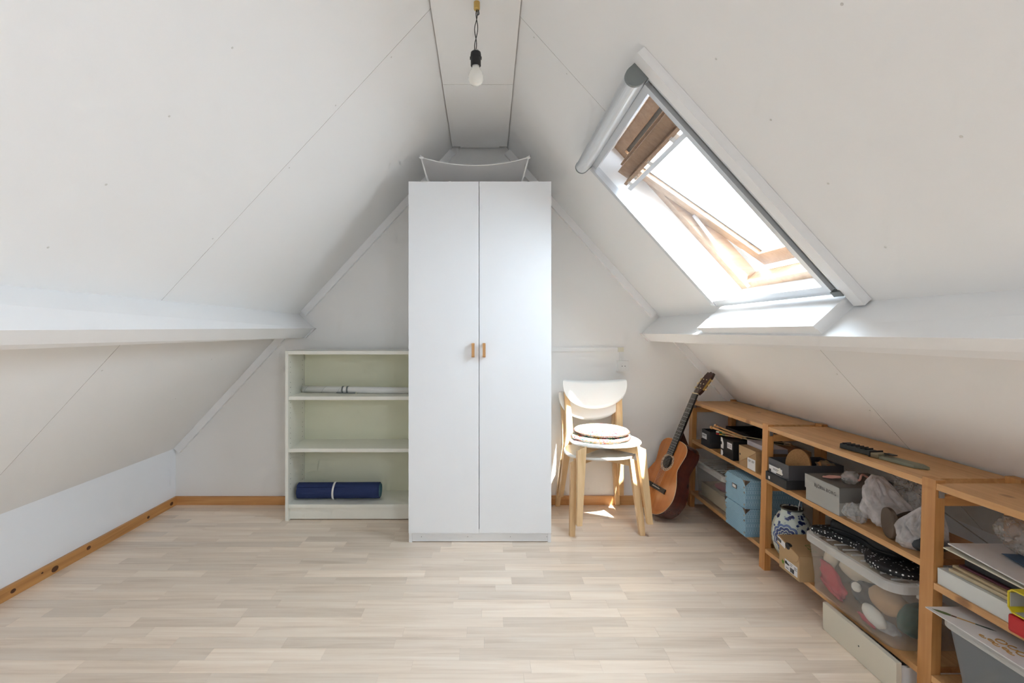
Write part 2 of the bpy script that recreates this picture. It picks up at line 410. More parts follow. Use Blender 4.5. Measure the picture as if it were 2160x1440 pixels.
# cover strips where slopes meet the gable wall
for i, (P, a, b2, lab) in enumerate(((PL, 0.3, 1.80, 'white cover strip on the gable wall along the upper left slope'),
                                      (PL, 1.93, sKL - 0.005, 'white cover strip on the gable wall along the lower left slope'),
                                      (PR, 0.3, 1.80, 'white cover strip on the gable wall along the upper right slope'),
                                      (PR, 1.93, sKR - 0.3, 'white cover strip on the gable wall along the lower right slope behind the guitar head'))):
    tag(obj('trim_%d' % (i + 3), SB(P, a, b2, YB - 0.028, YB, 0.001, 0.047), TRIMP, bevel=0.003, seg=1), lab, 'trim', kind='structure')
# pine skirting
bbl = tag(obj('baseboard_left', B(XL, XL + 0.016, YF, YB, 0, 0.056), PINE_B, bevel=0.002, seg=1), 'knotty pine skirting board along the left knee wall', 'baseboard', kind='structure')
KNOT = plain('pine_knot', (0.10, 0.035, 0.012), 0.5, 0.0, 1, 0.4, vscale=200)
for yy, z, r in ((2.158, .027, .011), (2.368, .022, .0165), (2.569, .035, .012), (3.024, .022, .010), (3.248, .027, .014), (2.30, .036, .005), (1.86, .03, .01)):
    bm = bmesh.new(); lathe(bm, [(r, 0), (r * .8, .0008)], n=16); bmesh.ops.scale(bm, vec=(.85, 1.2, 1), verts=bm.verts)
    xform(bm, Matrix.Translation((XL + .0161, yy, z)) @ Matrix.Rotation(math.pi / 2, 4, 'Y')); obj('knot', bm, KNOT, bbl)
tag(obj('baseboard_back', B(XL + 0.016, -1.255, YB - 0.016, YB, 0, 0.056), PINE_X, bevel=0.002, seg=1), 'pine skirting board on the gable wall left of the bookcase', 'baseboard', kind='structure')
tag(obj('baseboard_back_right', B(0.37, 1.375, YB - 0.016, YB, 0, 0.06), PINE_X, bevel=0.002, seg=1), 'pine skirting board on the gable wall behind the chairs', 'baseboard', kind='structure')

# ------------------------------------------------------------------ skylight
w1 = thing('window_1', 'pine framed pivoting roof window standing ajar in the right slope', 'window', PR(1.33, 1.97, 0), kind='structure')
obj('reveal_head', SB(PR, ws0 - .015, ws0, wy0 - .015, wy1 + .015, -0.2, 0.001), TRIMP, w1)
obj('reveal_side', SB(PR, ws0, ws1, wy1, wy1 + .015, -0.2, 0.001), TRIMP, w1)
obj('reveal_side', SB(PR, ws0, ws1, wy0 - .015, wy0, -0.2, 0.001), TRIMP, w1)
obj('sill', SB(PR, 1.797, 1.812, 1.545, 2.39, -0.125, 0.162), TRIMP, w1, bevel=0.0015, seg=1)
obj('sill_block', SB(PR, 1.813, 1.842, 1.548, 2.387, 0.001, 0.157), TRIMP, w1, bevel=0.0015, seg=1)
obj('side_trim', SB(PR, 0.785, 1.83, 1.487, 1.532, 0.001, 0.03), TRIMP, w1, bevel=0.002, seg=1)
hf0, hf1 = -0.205, -0.122
for q, nm in (((ws0, 0.915, wy0, wy1), 'frame_head'), ((1.765, ws1, wy0, wy1), 'frame_sill'), ((0.915, 1.765, wy0, 1.612), 'frame_jamb'), ((0.915, 1.765, 2.318, wy1), 'frame_jamb')):
    obj(nm, SB(PR, *q, hf0, hf1), SASHW, w1, bevel=0.004)
# outer flashing / cladding of the fixed frame
for q in ((ws0 - .04, ws0 + .02, wy0 - .04, wy1 + .04), (ws1 - .02, ws1 + .04, wy0 - .04, wy1 + .04), (ws0 + .02, ws1 - .02, wy0 - .04, wy0 + .02), (ws0 + .02, ws1 - .02, wy1 - .02, wy1 + .04)):
    obj('flashing', SB(PR, *q, -0.24, -0.206), GREYP, w1)
# pivoted sash
PV_S, PV_H, AJ = 1.22, -0.150, math.radians(13.0)
def PS(s, y, h):
    ds, dh = s - PV_S, h - PV_H
    return PR(PV_S + ds * math.cos(AJ) + dh * math.sin(AJ), y, PV_H - ds * math.sin(AJ) + dh * math.cos(AJ))
sash = obj('sash_rail', SB(PS, 0.935, 1.01, 1.62, 2.31, -0.175, -0.125), SASHW, w1, bevel=0.003)
obj('sash_rail', SB(PS, 1.70, 1.775, 1.62, 2.31, -0.185, -0.125), SASHW, w1, bevel=0.004)
for a, b2 in ((1.62, 1.68), (2.25, 2.31)):
    obj('sash_stile', SB(PS, 1.01, 1.70, a, b2, -0.195, -0.125), SASHW, w1, bevel=0.004)
obj('pane', SB(PS, 1.0, 1.71, 1.665, 2.265, -0.168, -0.160), GLASS, w1)
for a, b2 in ((1.681, 1.689), (2.241, 2.249)):
    obj('glazing_bead', SB(PS, 1.0, 1.71, a, b2, -0.159, -0.145), GREYP, w1)
obj('vent_flap', SB(PS, 0.945, 1.0, 1.63, 2.30, -0.124, -0.085), SASHW, w1, bevel=0.003)
obj('vent_board', SB(PS, 1.001, 1.016, 1.64, 2.29, -0.122, -0.05), SASHW, w1, bevel=0.002)
vb = obj('vent_bar', SB(PS, 1.03, 1.048, 1.63, 2.30, -0.066, -0.046), ALU, w1, bevel=0.003)
for yy in (1.72, 1.96, 2.23):
    obj('bar_bracket', SB(PS, 1.01, 1.034, yy, yy + .03, -0.07, -0.05), WHITEP, vb)
obj('weather_strip', SB(PR, 0.916, 0.935, 1.62, 2.31, -0.20, -0.13), DGREY, w1)
stay = T([PR(1.36, 2.30, -0.155), PR(1.785, 2.285, -0.115)], 0.009, 8)
so = obj('stay_arm', stay, ACRYL, w1, smooth=True)
obj('stay_knob', T([PR(1.70, 2.285, -0.125), PR(1.70, 2.262, -0.118)], 0.011, 12), WHITEP, so)

# roller insect screen mounted on the skylight
rsn = thing('roller_screen', 'aluminium roller insect screen pulled shut over the skylight', 'screen', PR(0.82, 1.96, 0.03))
fy0, fy1 = 1.533, 2.39
def D_prof(s0, s1, h0, hs, n=14):
    r = (s1 - s0) / 2; pts = [(s0, h0)]
    for k in range(n + 1):
        a = math.pi - math.pi * k / n; pts.append(((s0 + s1) / 2 + r * math.cos(a), hs + r * math.sin(a)))
    pts.append((s1, h0)); return pts
def D_body(s0, s1, h0, hs, y0, y1):
    return prism(bmesh.new(), D_prof(s0, s1, h0, hs), lambda p: PR(p[0], y0, p[1]), lambda p: PR(p[0], y1, p[1]))
cas = obj('cassette', D_body(0.795, 0.856, 0.012, 0.055, fy0 + .012, fy1 - .008), ALU, rsn)
obj('end_cap', D_body(0.793, 0.858, 0.010, 0.055, fy0, fy0 + .0115), GREYP, rsn, bevel=0.001, seg=1)
obj('end_cap', D_body(0.793, 0.858, 0.010, 0.055, fy1 - .0075, fy1), GREYP, rsn, bevel=0.001, seg=1)
obj('cassette_lip', SB(PR, 0.857, 0.884, fy0 + .012, fy1 - .008, 0.002, 0.022), ALU, rsn, bevel=0.001, seg=1)
gr = obj('guide_rail', SB(PR, 0.862, 1.76, fy0 + .026, fy0 + .05, 0.002, 0.036), ALU, rsn, bevel=0.0015, seg=1)
obj('rail_channel', SB(PR, 0.862, 1.765, fy0 + .006, fy0 + .0255, 0.002, 0.022), GREYP, gr)
obj('rail_groove', SB(PR, 0.862, 1.762, fy0 - .0005, fy0 + .0055, 0.002, 0.03), ALU, gr)
obj('rail_end', SB(PR, 1.7655, 1.785, fy0 - .002, fy0 + .04, 0.002, 0.034), GREYP, rsn, bevel=0.004)
obj('guide_rail', SB(PR, 0.862, 1.765, fy1 - .03, fy1, 0.002, 0.034), ALU, rsn, bevel=0.0015, seg=1)
br = obj('bottom_rail', SB(PR, 1.742, 1.764, fy0 + .0505, fy1 - .031, 0.006, 0.030), ALU, rsn, bevel=0.002, seg=1)
obj('rail_lip', SB(PR, 1.7655, 1.783, fy0 + .041, fy1 - .002, 0.002, 0.022), ALU, br, bevel=0.001, seg=1)
gz = bmesh.new(); vs = [gz.verts.new(PR(s, y, 0.018)) for s, y in ((0.884, fy0 + .05), (1.742, fy0 + .05), (1.742, fy1 - .03), (0.884, fy1 - .03))]; gz.faces.new(vs)
obj('gauze', gz, GAUZE, rsn)
# unseen roof windows added as seats for the fill lamps, blinds drawn
for i, (P, side) in enumerate(((PR, 'right'), (PL, 'left'))):
    w3 = thing('window_%d' % (i + 2), 'unseen roof window added for the fill lamp, white blind drawn, %s slope behind the viewer' % side, 'window', P(1.35, -0.55, 0), kind='structure')
    for q in ((rs0, rs0 + .05, ry0, ry1), (rs1 - .05, rs1, ry0, ry1), (rs0 + .05, rs1 - .05, ry0, ry0 + .05), (rs0 + .05, rs1 - .05, ry1 - .05, ry1)):
        obj('frame', SB(P, *q, -0.1, -0.02), SASHW, w3)
    obj('blind', SB(P, rs0 + .05, rs1 - .05, ry0 + .05, ry1 - .05, -0.075, -0.07), WHITEP, w3)

# ------------------------------------------------------------------ wardrobe
WX0, WX1, WY0, WY1, WZ = -0.430, 0.368, 2.716, 3.296, 2.018
wd = thing('wardrobe', 'tall plain white two-door wardrobe with small wooden handles', 'wardrobe', ((WX0 + WX1) / 2, 3.0, 0))
obj('side_panel', B(WX0, WX0 + .018, WY0, WY1, 0, WZ), WARD, wd, bevel=0.001, seg=1)
obj('side_panel', B(WX1 - .018, WX1, WY0, WY1, 0, WZ), WARD, wd, bevel=0.001, seg=1)
obj('top_panel', B(WX0 + .018, WX1 - .018, WY0, WY1, WZ - .02, WZ - .001), WARD, wd)
obj('back_panel', B(WX0 + .018, WX1 - .018, WY1 - .006, WY1 - .001, .05, WZ - .02), WARD, wd)
obj('bottom_panel', B(WX0 + .018, WX1 - .018, WY0, WY1 - .006, .058, .076), WARD, wd)
pk = obj('plinth', B(WX0 + .0185, WX1 - .0185, WY0 + .004, WY0 + .02, 0.004, .057), WARD, wd, bevel=0.001, seg=1)
for xx in (-0.36, -0.1, 0.14, 0.345):
    bm = bmesh.new(); lathe(bm, [(0.0022, 0), (0.002, 0.0006)], n=8)
    xform(bm, Matrix.Translation((xx, WY0 + .0038, .03)) @ Matrix.Rotation(math.pi / 2, 4, 'X')); obj('screw_cap', bm, GREYP, pk)
for x0, x1, hx in ((WX0 + .001, -0.0365, -0.0685), (-0.0335, WX1 - .001, -0.0075)):
    d = obj('door', B(x0, x1, WY0 - .0185, WY0 - .0015, .0585, WZ + .002), WARD, wd, bevel=0.0015)
    hb = bmesh.new(); y0 = WY0 - .0185
    prism(hb, [(0, 1.041), (-.024, 1.041), (-.030, 1.047), (-.030, 1.113), (-.024, 1.119), (0, 1.119), (0, 1.107), (-.020, 1.107), (-.020, 1.053), (0, 1.053)],
          lambda p: (hx - .008, y0 + p[0], p[1]), lambda p: (hx + .008, y0 + p[0], p[1]))
    tag(obj('handle', hb, HANDLE, d, bevel=0.001, seg=1), 'brown wooden bow handle')

# folding net drying rack on the wardrobe
dr = thing('drying_rack', 'folding white net drying rack set up on top of the wardrobe', 'drying rack', (-0.03, 2.95, WZ))
net = bmesh.new(); NX, NY = 24, 10
nx0, nx1, ny0, ny1 = -0.366, 0.246, 2.752, 3.20
grid = []
for j in range(NY + 1):
    r = []
    for i in range(NX + 1):
        u, v = i / NX, j / NY
        x = nx0 + (nx1 - nx0) * u; yy = ny0 + (ny1 - ny0) * v + 0.03 * (4 * u * (1 - u)) * (1 - 2 * v)
        sag = 4 * u * (1 - u); sv = 4 * v * (1 - v)
        r.append(net.verts.new((x, yy, 2.174 - 0.036 * sag - 0.012 * sv)))
    grid.append(r)
for j in range(NY):
    for i in range(NX): net.faces.new([grid[j][i], grid[j][i + 1], grid[j + 1][i + 1], grid[j + 1][i]])
edge = [V(v.co) for v in grid[0]]; edgeb = [V(v.co) for v in grid[-1]]
nt_ = obj('net', net, MESHF, dr, smooth=True)
obj('hem', T(edge, 0.0032, 6), WHITEP, nt_, smooth=True); obj('hem', T(edgeb, 0.0032, 6), WHITEP, nt_, smooth=True)
for sx, x in ((1, nx0), (-1, nx1)):
    for yy in (ny0, ny1):
        obj('leg', T([(x - sx * .004, yy, 2.186), (x + sx * .042, yy + (0.01 if yy < 3 else -.01), WZ + .004)], 0.0042, 8), WHITEP, dr, smooth=True)
        bm = bmesh.new(); bmesh.ops.create_icosphere(bm, subdivisions=2, radius=0.011); bmesh.ops.scale(bm, vec=(1.2, 1, .7), verts=bm.verts)
        bmesh.ops.translate(bm, vec=(x + sx * .002, yy, 2.172), verts=bm.verts); obj('corner_pocket', bm, WHITEP, dr, smooth=True)
obj('brace_wire', T([(-0.31, 2.80, WZ + .012), (-0.205, 2.80, WZ + .034), (-0.14, 2.80, WZ + .012), (-0.10, 2.81, WZ + .004)], 0.0022, 6), WHITEP, dr)
obj('brace_wire', T([(0.05, 2.80, WZ + .016), (0.15, 2.80, WZ + .016), (0.20, 2.80, WZ + .005)], 0.0022, 6), WHITEP, dr)
for x in (-0.295, 0.085):
    bm = bmesh.new(); bmesh.ops.create_icosphere(bm, subdivisions=2, radius=0.014); bmesh.ops.scale(bm, vec=(1.3, 1, .8), verts=bm.verts)
    bmesh.ops.translate(bm, vec=(x, 2.80, WZ + .011), verts=bm.verts); obj('hinge', bm, IVORY, dr, smooth=True)

# ------------------------------------------------------------------ low bookcase
BX0, BX1, BY0, BY1, BZ = -1.250, -0.450, 3.018, 3.298, 1.062
bk = thing('bookcase', 'low cream-white bookcase with two adjustable shelves beside the wardrobe', 'bookcase', (-0.85, 3.16, 0))
sp = obj('side_panel', B(BX0, BX0 + .019, BY0, BY1, 0, BZ), BILLY, bk, bevel=0.001, seg=1)
obj('side_panel', B(BX1 - .019, BX1, BY0, BY1, 0, BZ), BILLY, bk, bevel=0.001, seg=1)
bx0, bx1 = BX0 + .0195, BX1 - .0195
obj('top_panel', B(bx0, bx1, BY0 + .002, BY1 - .006, BZ - .022, BZ - .001), BILLY, bk, bevel=0.001, seg=1)
for z1, nm in ((0.777, 'shelf'), (0.451, 'shelf'), (0.102, 'bottom_shelf')):
    obj(nm, B(bx0, bx1, BY0 + .006, BY1 - .006, z1 - .022, z1), BILLY, bk, bevel=0.001, seg=1)
obj('back_panel', B(bx0, bx1, BY1 - .0055, BY1 - .001, .05, BZ - .002), BILLYB, bk)
obj('plinth', B(bx0, bx1, BY0 + .022, BY0 + .038, 0.006, .079), BILLY, bk, bevel=0.001, seg=1)
ph = bmesh.new()
for yy in (BY0 + .035, BY1 - .045):
    for k in range(26):
        z = 0.19 + k * 0.032
        if abs(z - .44) < .02 or abs(z - .766) < .02 or (k % 9 == 4): continue
        b0 = bmesh.new(); lathe(b0, [(0.0026, 0), (0.0025, 0.0005)], n=8)
        xform(b0, Matrix.Translation((BX0 + .0191, yy, z)) @ Matrix.Rotation(math.pi / 2, 4, 'Y'))
        me = bpy.data.meshes.new('t'); b0.to_mesh(me); b0.free(); ph.from_mesh(me); bpy.data.meshes.remove(me)
tag(obj('peg_holes', ph, DGREY, sp), kind='stuff')

# rolled blind on the upper shelf
rb = thing('rolled_blind', 'long white rolled-up blind tied with a grey strap, on the upper bookcase shelf', 'blind', (-0.85, 3.2, .777))
p0, p1 = V((-1.215, 3.225, .800)), V((-0.50, 3.15, .798))
d = (p1 - p0).normalized()
obj('roll', T([p0, p0.lerp(p1, .5), p1], 0.0215, 20), WHITEP, rb, smooth=True)
a, b_ = d.cross(V((0, 0, 1))).normalized(), V((0, 0, 1))
for t0 in (0.03, 0.20, 0.35):
    path = []
    for k in range(9):
        ph_ = math.pi * (1.05 - 1.0 * k / 8)
        c = p0.lerp(p1, t0 - .03 + 0.06 * k / 8)
        path.append(c + 0.0217 * (-math.sin(ph_ - math.pi / 2) * V((0, 0, 1)) + math.cos(ph_ - math.pi / 2) * a))
    obj('wrap_edge', T(path, 0.0006, 4), GREYP, rb)
lathe_m = d.to_track_quat('Z', 'Y').to_matrix().to_4x4()
for t0 in (0.385, 0.43):
    bm = lathe(bmesh.new(), [(0.022, -.005), (0.0245, -.005), (0.0245, .005), (0.022, .005)], n=24, cap0=False, cap1=False)
    xform(bm, Matrix.Translation(p0.lerp(p1, t0)) @ lathe_m); obj('strap', bm, GREYP, rb, smooth=True)
obj('cord_end', T([(-0.98, 3.175, .782), (-0.90, 3.165, .780), (-0.85, 3.165, .781)], 0.003, 6), GREYP, rb)
obj('cord_cap', T([(-0.85, 3.165, .781), (-0.842, 3.165, .781)], 0.0045, 8), IVORY, rb)

# yoga mat
NAVY = plain('navy_foam', (0.014, 0.030, 0.115), 0.75, 0.3, 400, 0.15)
TEAL = plain('teal_foam', (0.07, 0.16, 0.20), 0.8)
ym = thing('yoga_mat', 'rolled navy yoga mat with a white band on the bottom shelf of the bookcase', 'yoga mat', (-0.94, 3.15, .102))
def spiral(r0, r1, turns, th, n=80):
    out, inn = [], []
    for k in range(n + 1):
        t = k / n; a = 2 * math.pi * turns * t + 2.4; r = r0 + (r1 - r0) * t
        out.append((r * math.cos(a), r * math.sin(a))); inn.append(((r - th) * math.cos(a), (r - th) * math.sin(a)))
    return out + inn[::-1]
mat_m = Matrix.Translation((0, 3.135, .102 + .0545)) @ Matrix.Rotation(0.012, 4, 'Z')
def mat_piece(x0, x1, pts): 
    bm = prism(bmesh.new(), pts, lambda p: (x0, p[0], p[1]), lambda p: (x1, p[0], p[1])); return xform(bm, mat_m)
obj('roll', mat_piece(-1.205, -0.682, spiral(0.008, 0.0535, 6, 0.0065, 140)), NAVY, ym)
bm = bmesh.new(); obj('inner_layer', mat_piece(-1.2, -0.676, spiral(0.006, 0.0455, 6, 0.003, 140)), TEAL, ym); bm.free()
bm = lathe(bmesh.new(), [(0.0538, -.006), (0.0552, -.006), (0.0552, .006), (0.0538, .006)], n=32, cap0=False, cap1=False)
xform(bm, Matrix.Translation((-0.972, 3.135 - .0115, .102 + .0545)) @ Matrix.Rotation(math.pi / 2 + .04, 4, 'Y')); obj('band', bm, WHITEP, ym, smooth=True)
bm = mat_piece(-0.90, -0.69, [(0.054 * math.cos(a), 0.054 * math.sin(a)) for a in [2.3 + .12 * k for k in range(14)]] + [(0.0505 * math.cos(a), 0.0505 * math.sin(a)) for a in [2.3 + .12 * k for k in range(13, -1, -1)]])
obj('outer_flap', bm, NAVY, ym)

# ------------------------------------------------------------------ bare bulb on its flex
bl = thing('pendant_bulb', 'bare opal light bulb in a black holder hanging by a black flex from the ridge', 'light bulb', (-0.034, 1.853, 2.13))
by = 1.853; zc = ridge_z(by); cx = -0.033
box_ = bmesh.new(); lathe(box_, [(0.009, -.03), (0.012, -.026), (0.012, 0)], (cx, by, zc), 12); obj('terminal', box_, BRASS, bl, smooth=False)
obj('hook', T([(cx + .006, by, zc - .025), (cx + .008, by, zc - .045), (cx + .001, by, zc - .05)], 0.0025, 6), DGREY, bl)
zs = 2.242
for ph_ in (0, math.pi):
    path = [V((cx, by, zc - .028))]
    for k in range(1, 20):
        t = k / 20; A = 0.006 * math.sin(math.pi * t) ** .5
        path.append(V((cx - .006 * t + A * math.cos(ph_ + 7 * t), by + A * math.sin(ph_ + 7 * t), zc - .028 + (zs + .012 - zc + .028) * t)))
    path.append(V((cx - .006, by, zs + .008)))
    obj('flex', T(path, 0.0018, 6), BLACK, bl, smooth=True)
bc = (cx - .004, by, 0)
hd = obj('lamp_holder', lathe(bmesh.new(), [(0.012, zs + .014), (0.019, zs + .010), (0.0205, zs), (0.0205, zs - .008), (0.0195, zs - .009), (0.0195, zs - .04), (0.0165, zs - .041)], bc, 28), BLACK, bl, smooth=False)
for sx in (-1, 1):
    obj('holder_screw', B(bc[0] + sx * .0195 - .003, bc[0] + sx * .0195 + .003, by - .003, by + .003, zs - .016, zs - .006), BLACK, hd)
obj('hanger_loop', T([(bc[0] - .012, by, zs + .01), (bc[0] - .008, by, zs + .022), (bc[0] + .008, by, zs + .022), (bc[0] + .012, by, zs + .01)], 0.0018, 6), STEEL, hd)
obj('bulb', lathe(bmesh.new(), [(0.0135, zs - .038), (0.0145, zs - .048), (0.020, zs - .058), (0.0272, zs - .070), (0.0298, zs - .084), (0.0283, zs - .097), (0.0215, zs - .108), (0.011, zs - .1135), (0.002, zs - .115)], bc, 32), BULBG, bl, smooth=True)

# ------------------------------------------------------------------ trunking and socket on the gable wall
tk = thing('cable_trunking', 'white cable trunking running along the gable wall to a socket', 'trunking', (0.65, YB, 1.05))
obj('channel', B(0.37, 0.905, YB - .012, YB, 1.046, 1.072), SOCKP, tk, bevel=0.001, seg=1)
obj('corner_piece', B(0.9055, 0.944, YB - .014, YB, 1.044, 1.074), IVORY, tk, bevel=0.001, seg=1)
obj('channel', B(0.917, 0.944, YB - .012, YB, 0.986, 1.0435), SOCKP, tk, bevel=0.001, seg=1)
sk = thing('wall_socket', 'white surface-mounted wall socket above the chairs', 'socket', (0.935, YB, 0.912))
obj('housing', B(0.899, 0.971, YB - .042, YB, 0.912, 0.985), SOCKP, sk, bevel=0.005)
ds = bmesh.new(); lathe(ds, [(0.021, 0), (0.021, 0.002), (0.018, 0.002), (0.017, 0.0002)], n=28); xform(ds, Matrix.Translation((0.935, YB - .0422, 0.9485)) @ Matrix.Rotation(math.pi / 2, 4, 'X'))
obj('recess_ring', ds, SOCKP, sk)
for dx in (-.0095, .0095):
    ds = bmesh.new(); lathe(ds, [(0.003, 0), (0.0028, 0.0028)], n=10); xform(ds, Matrix.Translation((0.935 + dx, YB - .042, 0.9485)) @ Matrix.Rotation(math.pi / 2, 4, 'X')); obj('contact_hole', ds, DGREY, sk)

# ------------------------------------------------------------------ stacked chairs
def taper(bm, a, b, wa, wb, cut=0.0):
    """tapered square bar from a (wx,wy) to b"""
    a, b = V(a), V(b)
    hexa(bm, [a + V((-wa[0], -wa[1], 0)), a + V((wa[0], -wa[1], 0)), a + V((wa[0], wa[1], 0)), a + V((-wa[0], wa[1], 0)),
              b + V((-wb[0], -wb[1], 0)), b + V((wb[0], -wb[1], 0)), b + V((wb[0], wb[1], 0)), b + V((-wb[0], wb[1], 0))])
    return bm
def make_chair(label, loc, rz):
    t = thing('stacking_chair', label, 'chair', loc, 'stacked white chairs', local=True); t.rotation_euler.z = rz
    for sx in (-1, 1):
        lab = None
        bm = bmesh.new(); taper(bm, (sx * .205, -.235, 0), (sx * .175, -.172, .415), (.015, .015), (.026, .02))
        vs = [v for v in bm.verts if v.co.z > .4]
        for v in vs: v.co.z += 0.016 - 0.9 * max(0, (v.co.x * sx - .175)) + (-.35 * (v.co.y + .172))
        obj('leg', bm, BIRCH, t, bevel=0.003)
        bm = bmesh.new(); rs = []
        for c, w in (((.205, .245, 0), (.014, .015)), ((.172, .185, .36), (.022, .017)), ((.165, .172, .44), (.022, .018)), ((.168, .182, .56), (.019, .017)), ((.178, .205, .70), (.014, .013))):
            c = V((c[0] * sx, c[1], c[2])); rs.append([c + V((-w[0], -w[1], 0)), c + V((w[0], -w[1], 0)), c + V((w[0], w[1], 0)), c + V((-w[0], w[1], 0))])
        rings(bm, rs); obj('back_leg', bm, BIRCH, t, bevel=0.003)
    for sx in (-1, 1):
        bm = bmesh.new(); dirn = V((sx * .345, .345, 0)).normalized(); pr_ = V((-dirn.y, dirn.x, 0)) * .010
        a, b2 = V((-sx * .172, -.165, 0)), V((sx * .16, .165, 0))
        z0, z1 = (.385, .428) if sx > 0 else (.386, .4275)
        hexa(bm, [a - pr_ + V((0, 0, z0 - .005)), a + pr_ + V((0, 0, z0 - .005)), b2 + pr_ + V((0, 0, z0)), b2 - pr_ + V((0, 0, z0)),
                  a - pr_ + V((0, 0, z1)), a + pr_ + V((0, 0, z1)), b2 + pr_ + V((0, 0, z1)), b2 - pr_ + V((0, 0, z1))])
        obj('cross_rail', bm, BIRCH, t, bevel=0.002, seg=1)
    pts = []
    for px, py in disc_pts(56, .212, .205, 0, -.02, 2.35):
        pts.append((px * (1.0 - .10 * (py + .02) / .205), py))
    bm = bmesh.new(); rs = []
    for z, k in ((.4285, .975), (.431, .99), (.4365, 1.0), (.4425, .992), (.446, .972)):
        rs.append([V((p[0] * k, -.02 + (p[1] + .02) * k, z)) for p in pts])
    rings(bm, rs); obj('seat', bm, CHAIRW, t, smooth=False)
    # half-moon backrest bent around the sitter
    out = []
    W, H = .215, .195
    for k in range(29):
        a = math.pi * k / 28; out.append((-W * math.cos(a) * (1 - .03 * math.sin(a)), .79 - .018 - (H - .018) * math.sin(a) ** .92))
    top = [(W * (1 - 2 * k / 20) * .985, .79 - .013 * (1 - (1 - 2 * k / 20) ** 2)) for k in range(21)]
    outline = out + top
    def bend(p, off): 
        lean = (p[1] - .69) * .20
        return V((p[0], .182 + lean - 0.75 * p[0] ** 2 * 1.2 + off, p[1]))
    nrm = len(outline)
    bm = bmesh.new()
    # front and back as strips between lower arc and upper edge so the bend is smooth
    NXB, NZB = 28, 8
    def grid_face(off, inset):
        g_ = []
        for i in range(NXB + 1):
            a = math.pi * i / NXB; x = -W * math.cos(a) * (1 - inset)
            zb = .79 - .02 - (H - .02) * math.sin(a) ** .85 + inset * .1
            zt = .79 - .013 * (1 - (x / W) ** 2) - inset * .1 - .012 * max(0, (abs(x) / W - .93) / .07) ** 2
            g_.append([bm.verts.new(bend((x, zb + (zt - zb) * j / NZB), off)) for j in range(NZB + 1)])
        return g_
    f = grid_face(-.006, .012); b3 = grid_face(.006, .012)
    for gq, rev in ((f, 0), (b3, 1)):
        for i in range(NXB):
            for j in range(NZB):
                q = [gq[i][j], gq[i + 1][j], gq[i + 1][j + 1], gq[i][j + 1]]
                bm.faces.new(q[::-1] if rev else q)
    for i in range(NXB):
        bm.faces.new([f[i][0], b3[i][0], b3[i + 1][0], f[i + 1][0]]); bm.faces.new([f[i][NZB], f[i + 1][NZB], b3[i + 1][NZB], b3[i][NZB]])
    for i in (0, NXB):
        for j in range(NZB): bm.faces.new([f[i][j], f[i][j + 1], b3[i][j + 1], b3[i][j]])
    obj('backrest', bm, CHAIRW, t, smooth=True)
    return t
make_chair('lower of two stacked white chairs, standing on the floor', (0.700, 3.045, 0), math.radians(1.5))
make_chair('upper of two stacked white chairs, carrying the patterned cushions', (0.722, 2.995, 0.083), math.radians(3.5))

# two printed seat pads
def print_mat():
    m, nt, b = new_mat('printed_cotton')
    tc = N(nt, 'ShaderNodeTexCoord')
    ns = N(nt, 'ShaderNodeTexNoise'); ns.inputs['Scale'].default_value = 30; nt.links.new(tc.outputs['Object'], ns.inputs['Vector'])
    md = N(nt, 'ShaderNodeMix', data_type='VECTOR'); md.inputs[0].default_value = 0.06
    nt.links.new(tc.outputs['Object'], md.inputs[4]); nt.links.new(ns.outputs['Color'], md.inputs[5])
    vo = N(nt, 'ShaderNodeTexVoronoi'); vo.inputs['Scale'].default_value = 34; nt.links.new(md.outputs[1], vo.inputs['Vector'])
    hs = N(nt, 'ShaderNodeSeparateColor'); nt.links.new(vo.outputs['Color'], hs.inputs[0])
    r = ramp(nt, [(0.0, (0.40, 0.02, 0.03)), (0.18, (0.45, 0.22, 0.01)), (0.36, (0.06, 0.20, 0.04)), (0.54, (0.01, 0.13, 0.22)), (0.7, (0.40, 0.08, 0.12)), (0.85, (0.10, 0.22, 0.20))])
    r.color_ramp.interpolation = 'CONSTANT'; nt.links.new(hs.outputs[0], r.inputs['Fac'])
    wv = N(nt, 'ShaderNodeTexNoise'); wv.inputs['Scale'].default_value = 55; wv.inputs['Distortion'].default_value = 2.0; nt.links.new(tc.outputs['Object'], wv.inputs['Vector'])
    rr = ramp(nt, [(0.48, (0, 0, 0)), (0.51, (1, 1, 1))]); nt.links.new(wv.outputs['Fac'], rr.inputs['Fac'])
    mx = N(nt, 'ShaderNodeMix', data_type='RGBA'); mx.inputs[6].default_value = (0.66, 0.65, 0.60, 1)
    nt.links.new(rr.outputs['Color'], mx.inputs[0]); nt.links.new(r.outputs['Color'], mx.inputs[7])
    nt.links.new(mx.outputs[2], b.inputs['Base Color']); b.inputs['Roughness'].default_value = 0.85
    return m
PRINT = print_mat()
PIPE = plain('brown_piping', (0.10, 0.05, 0.035), 0.8)
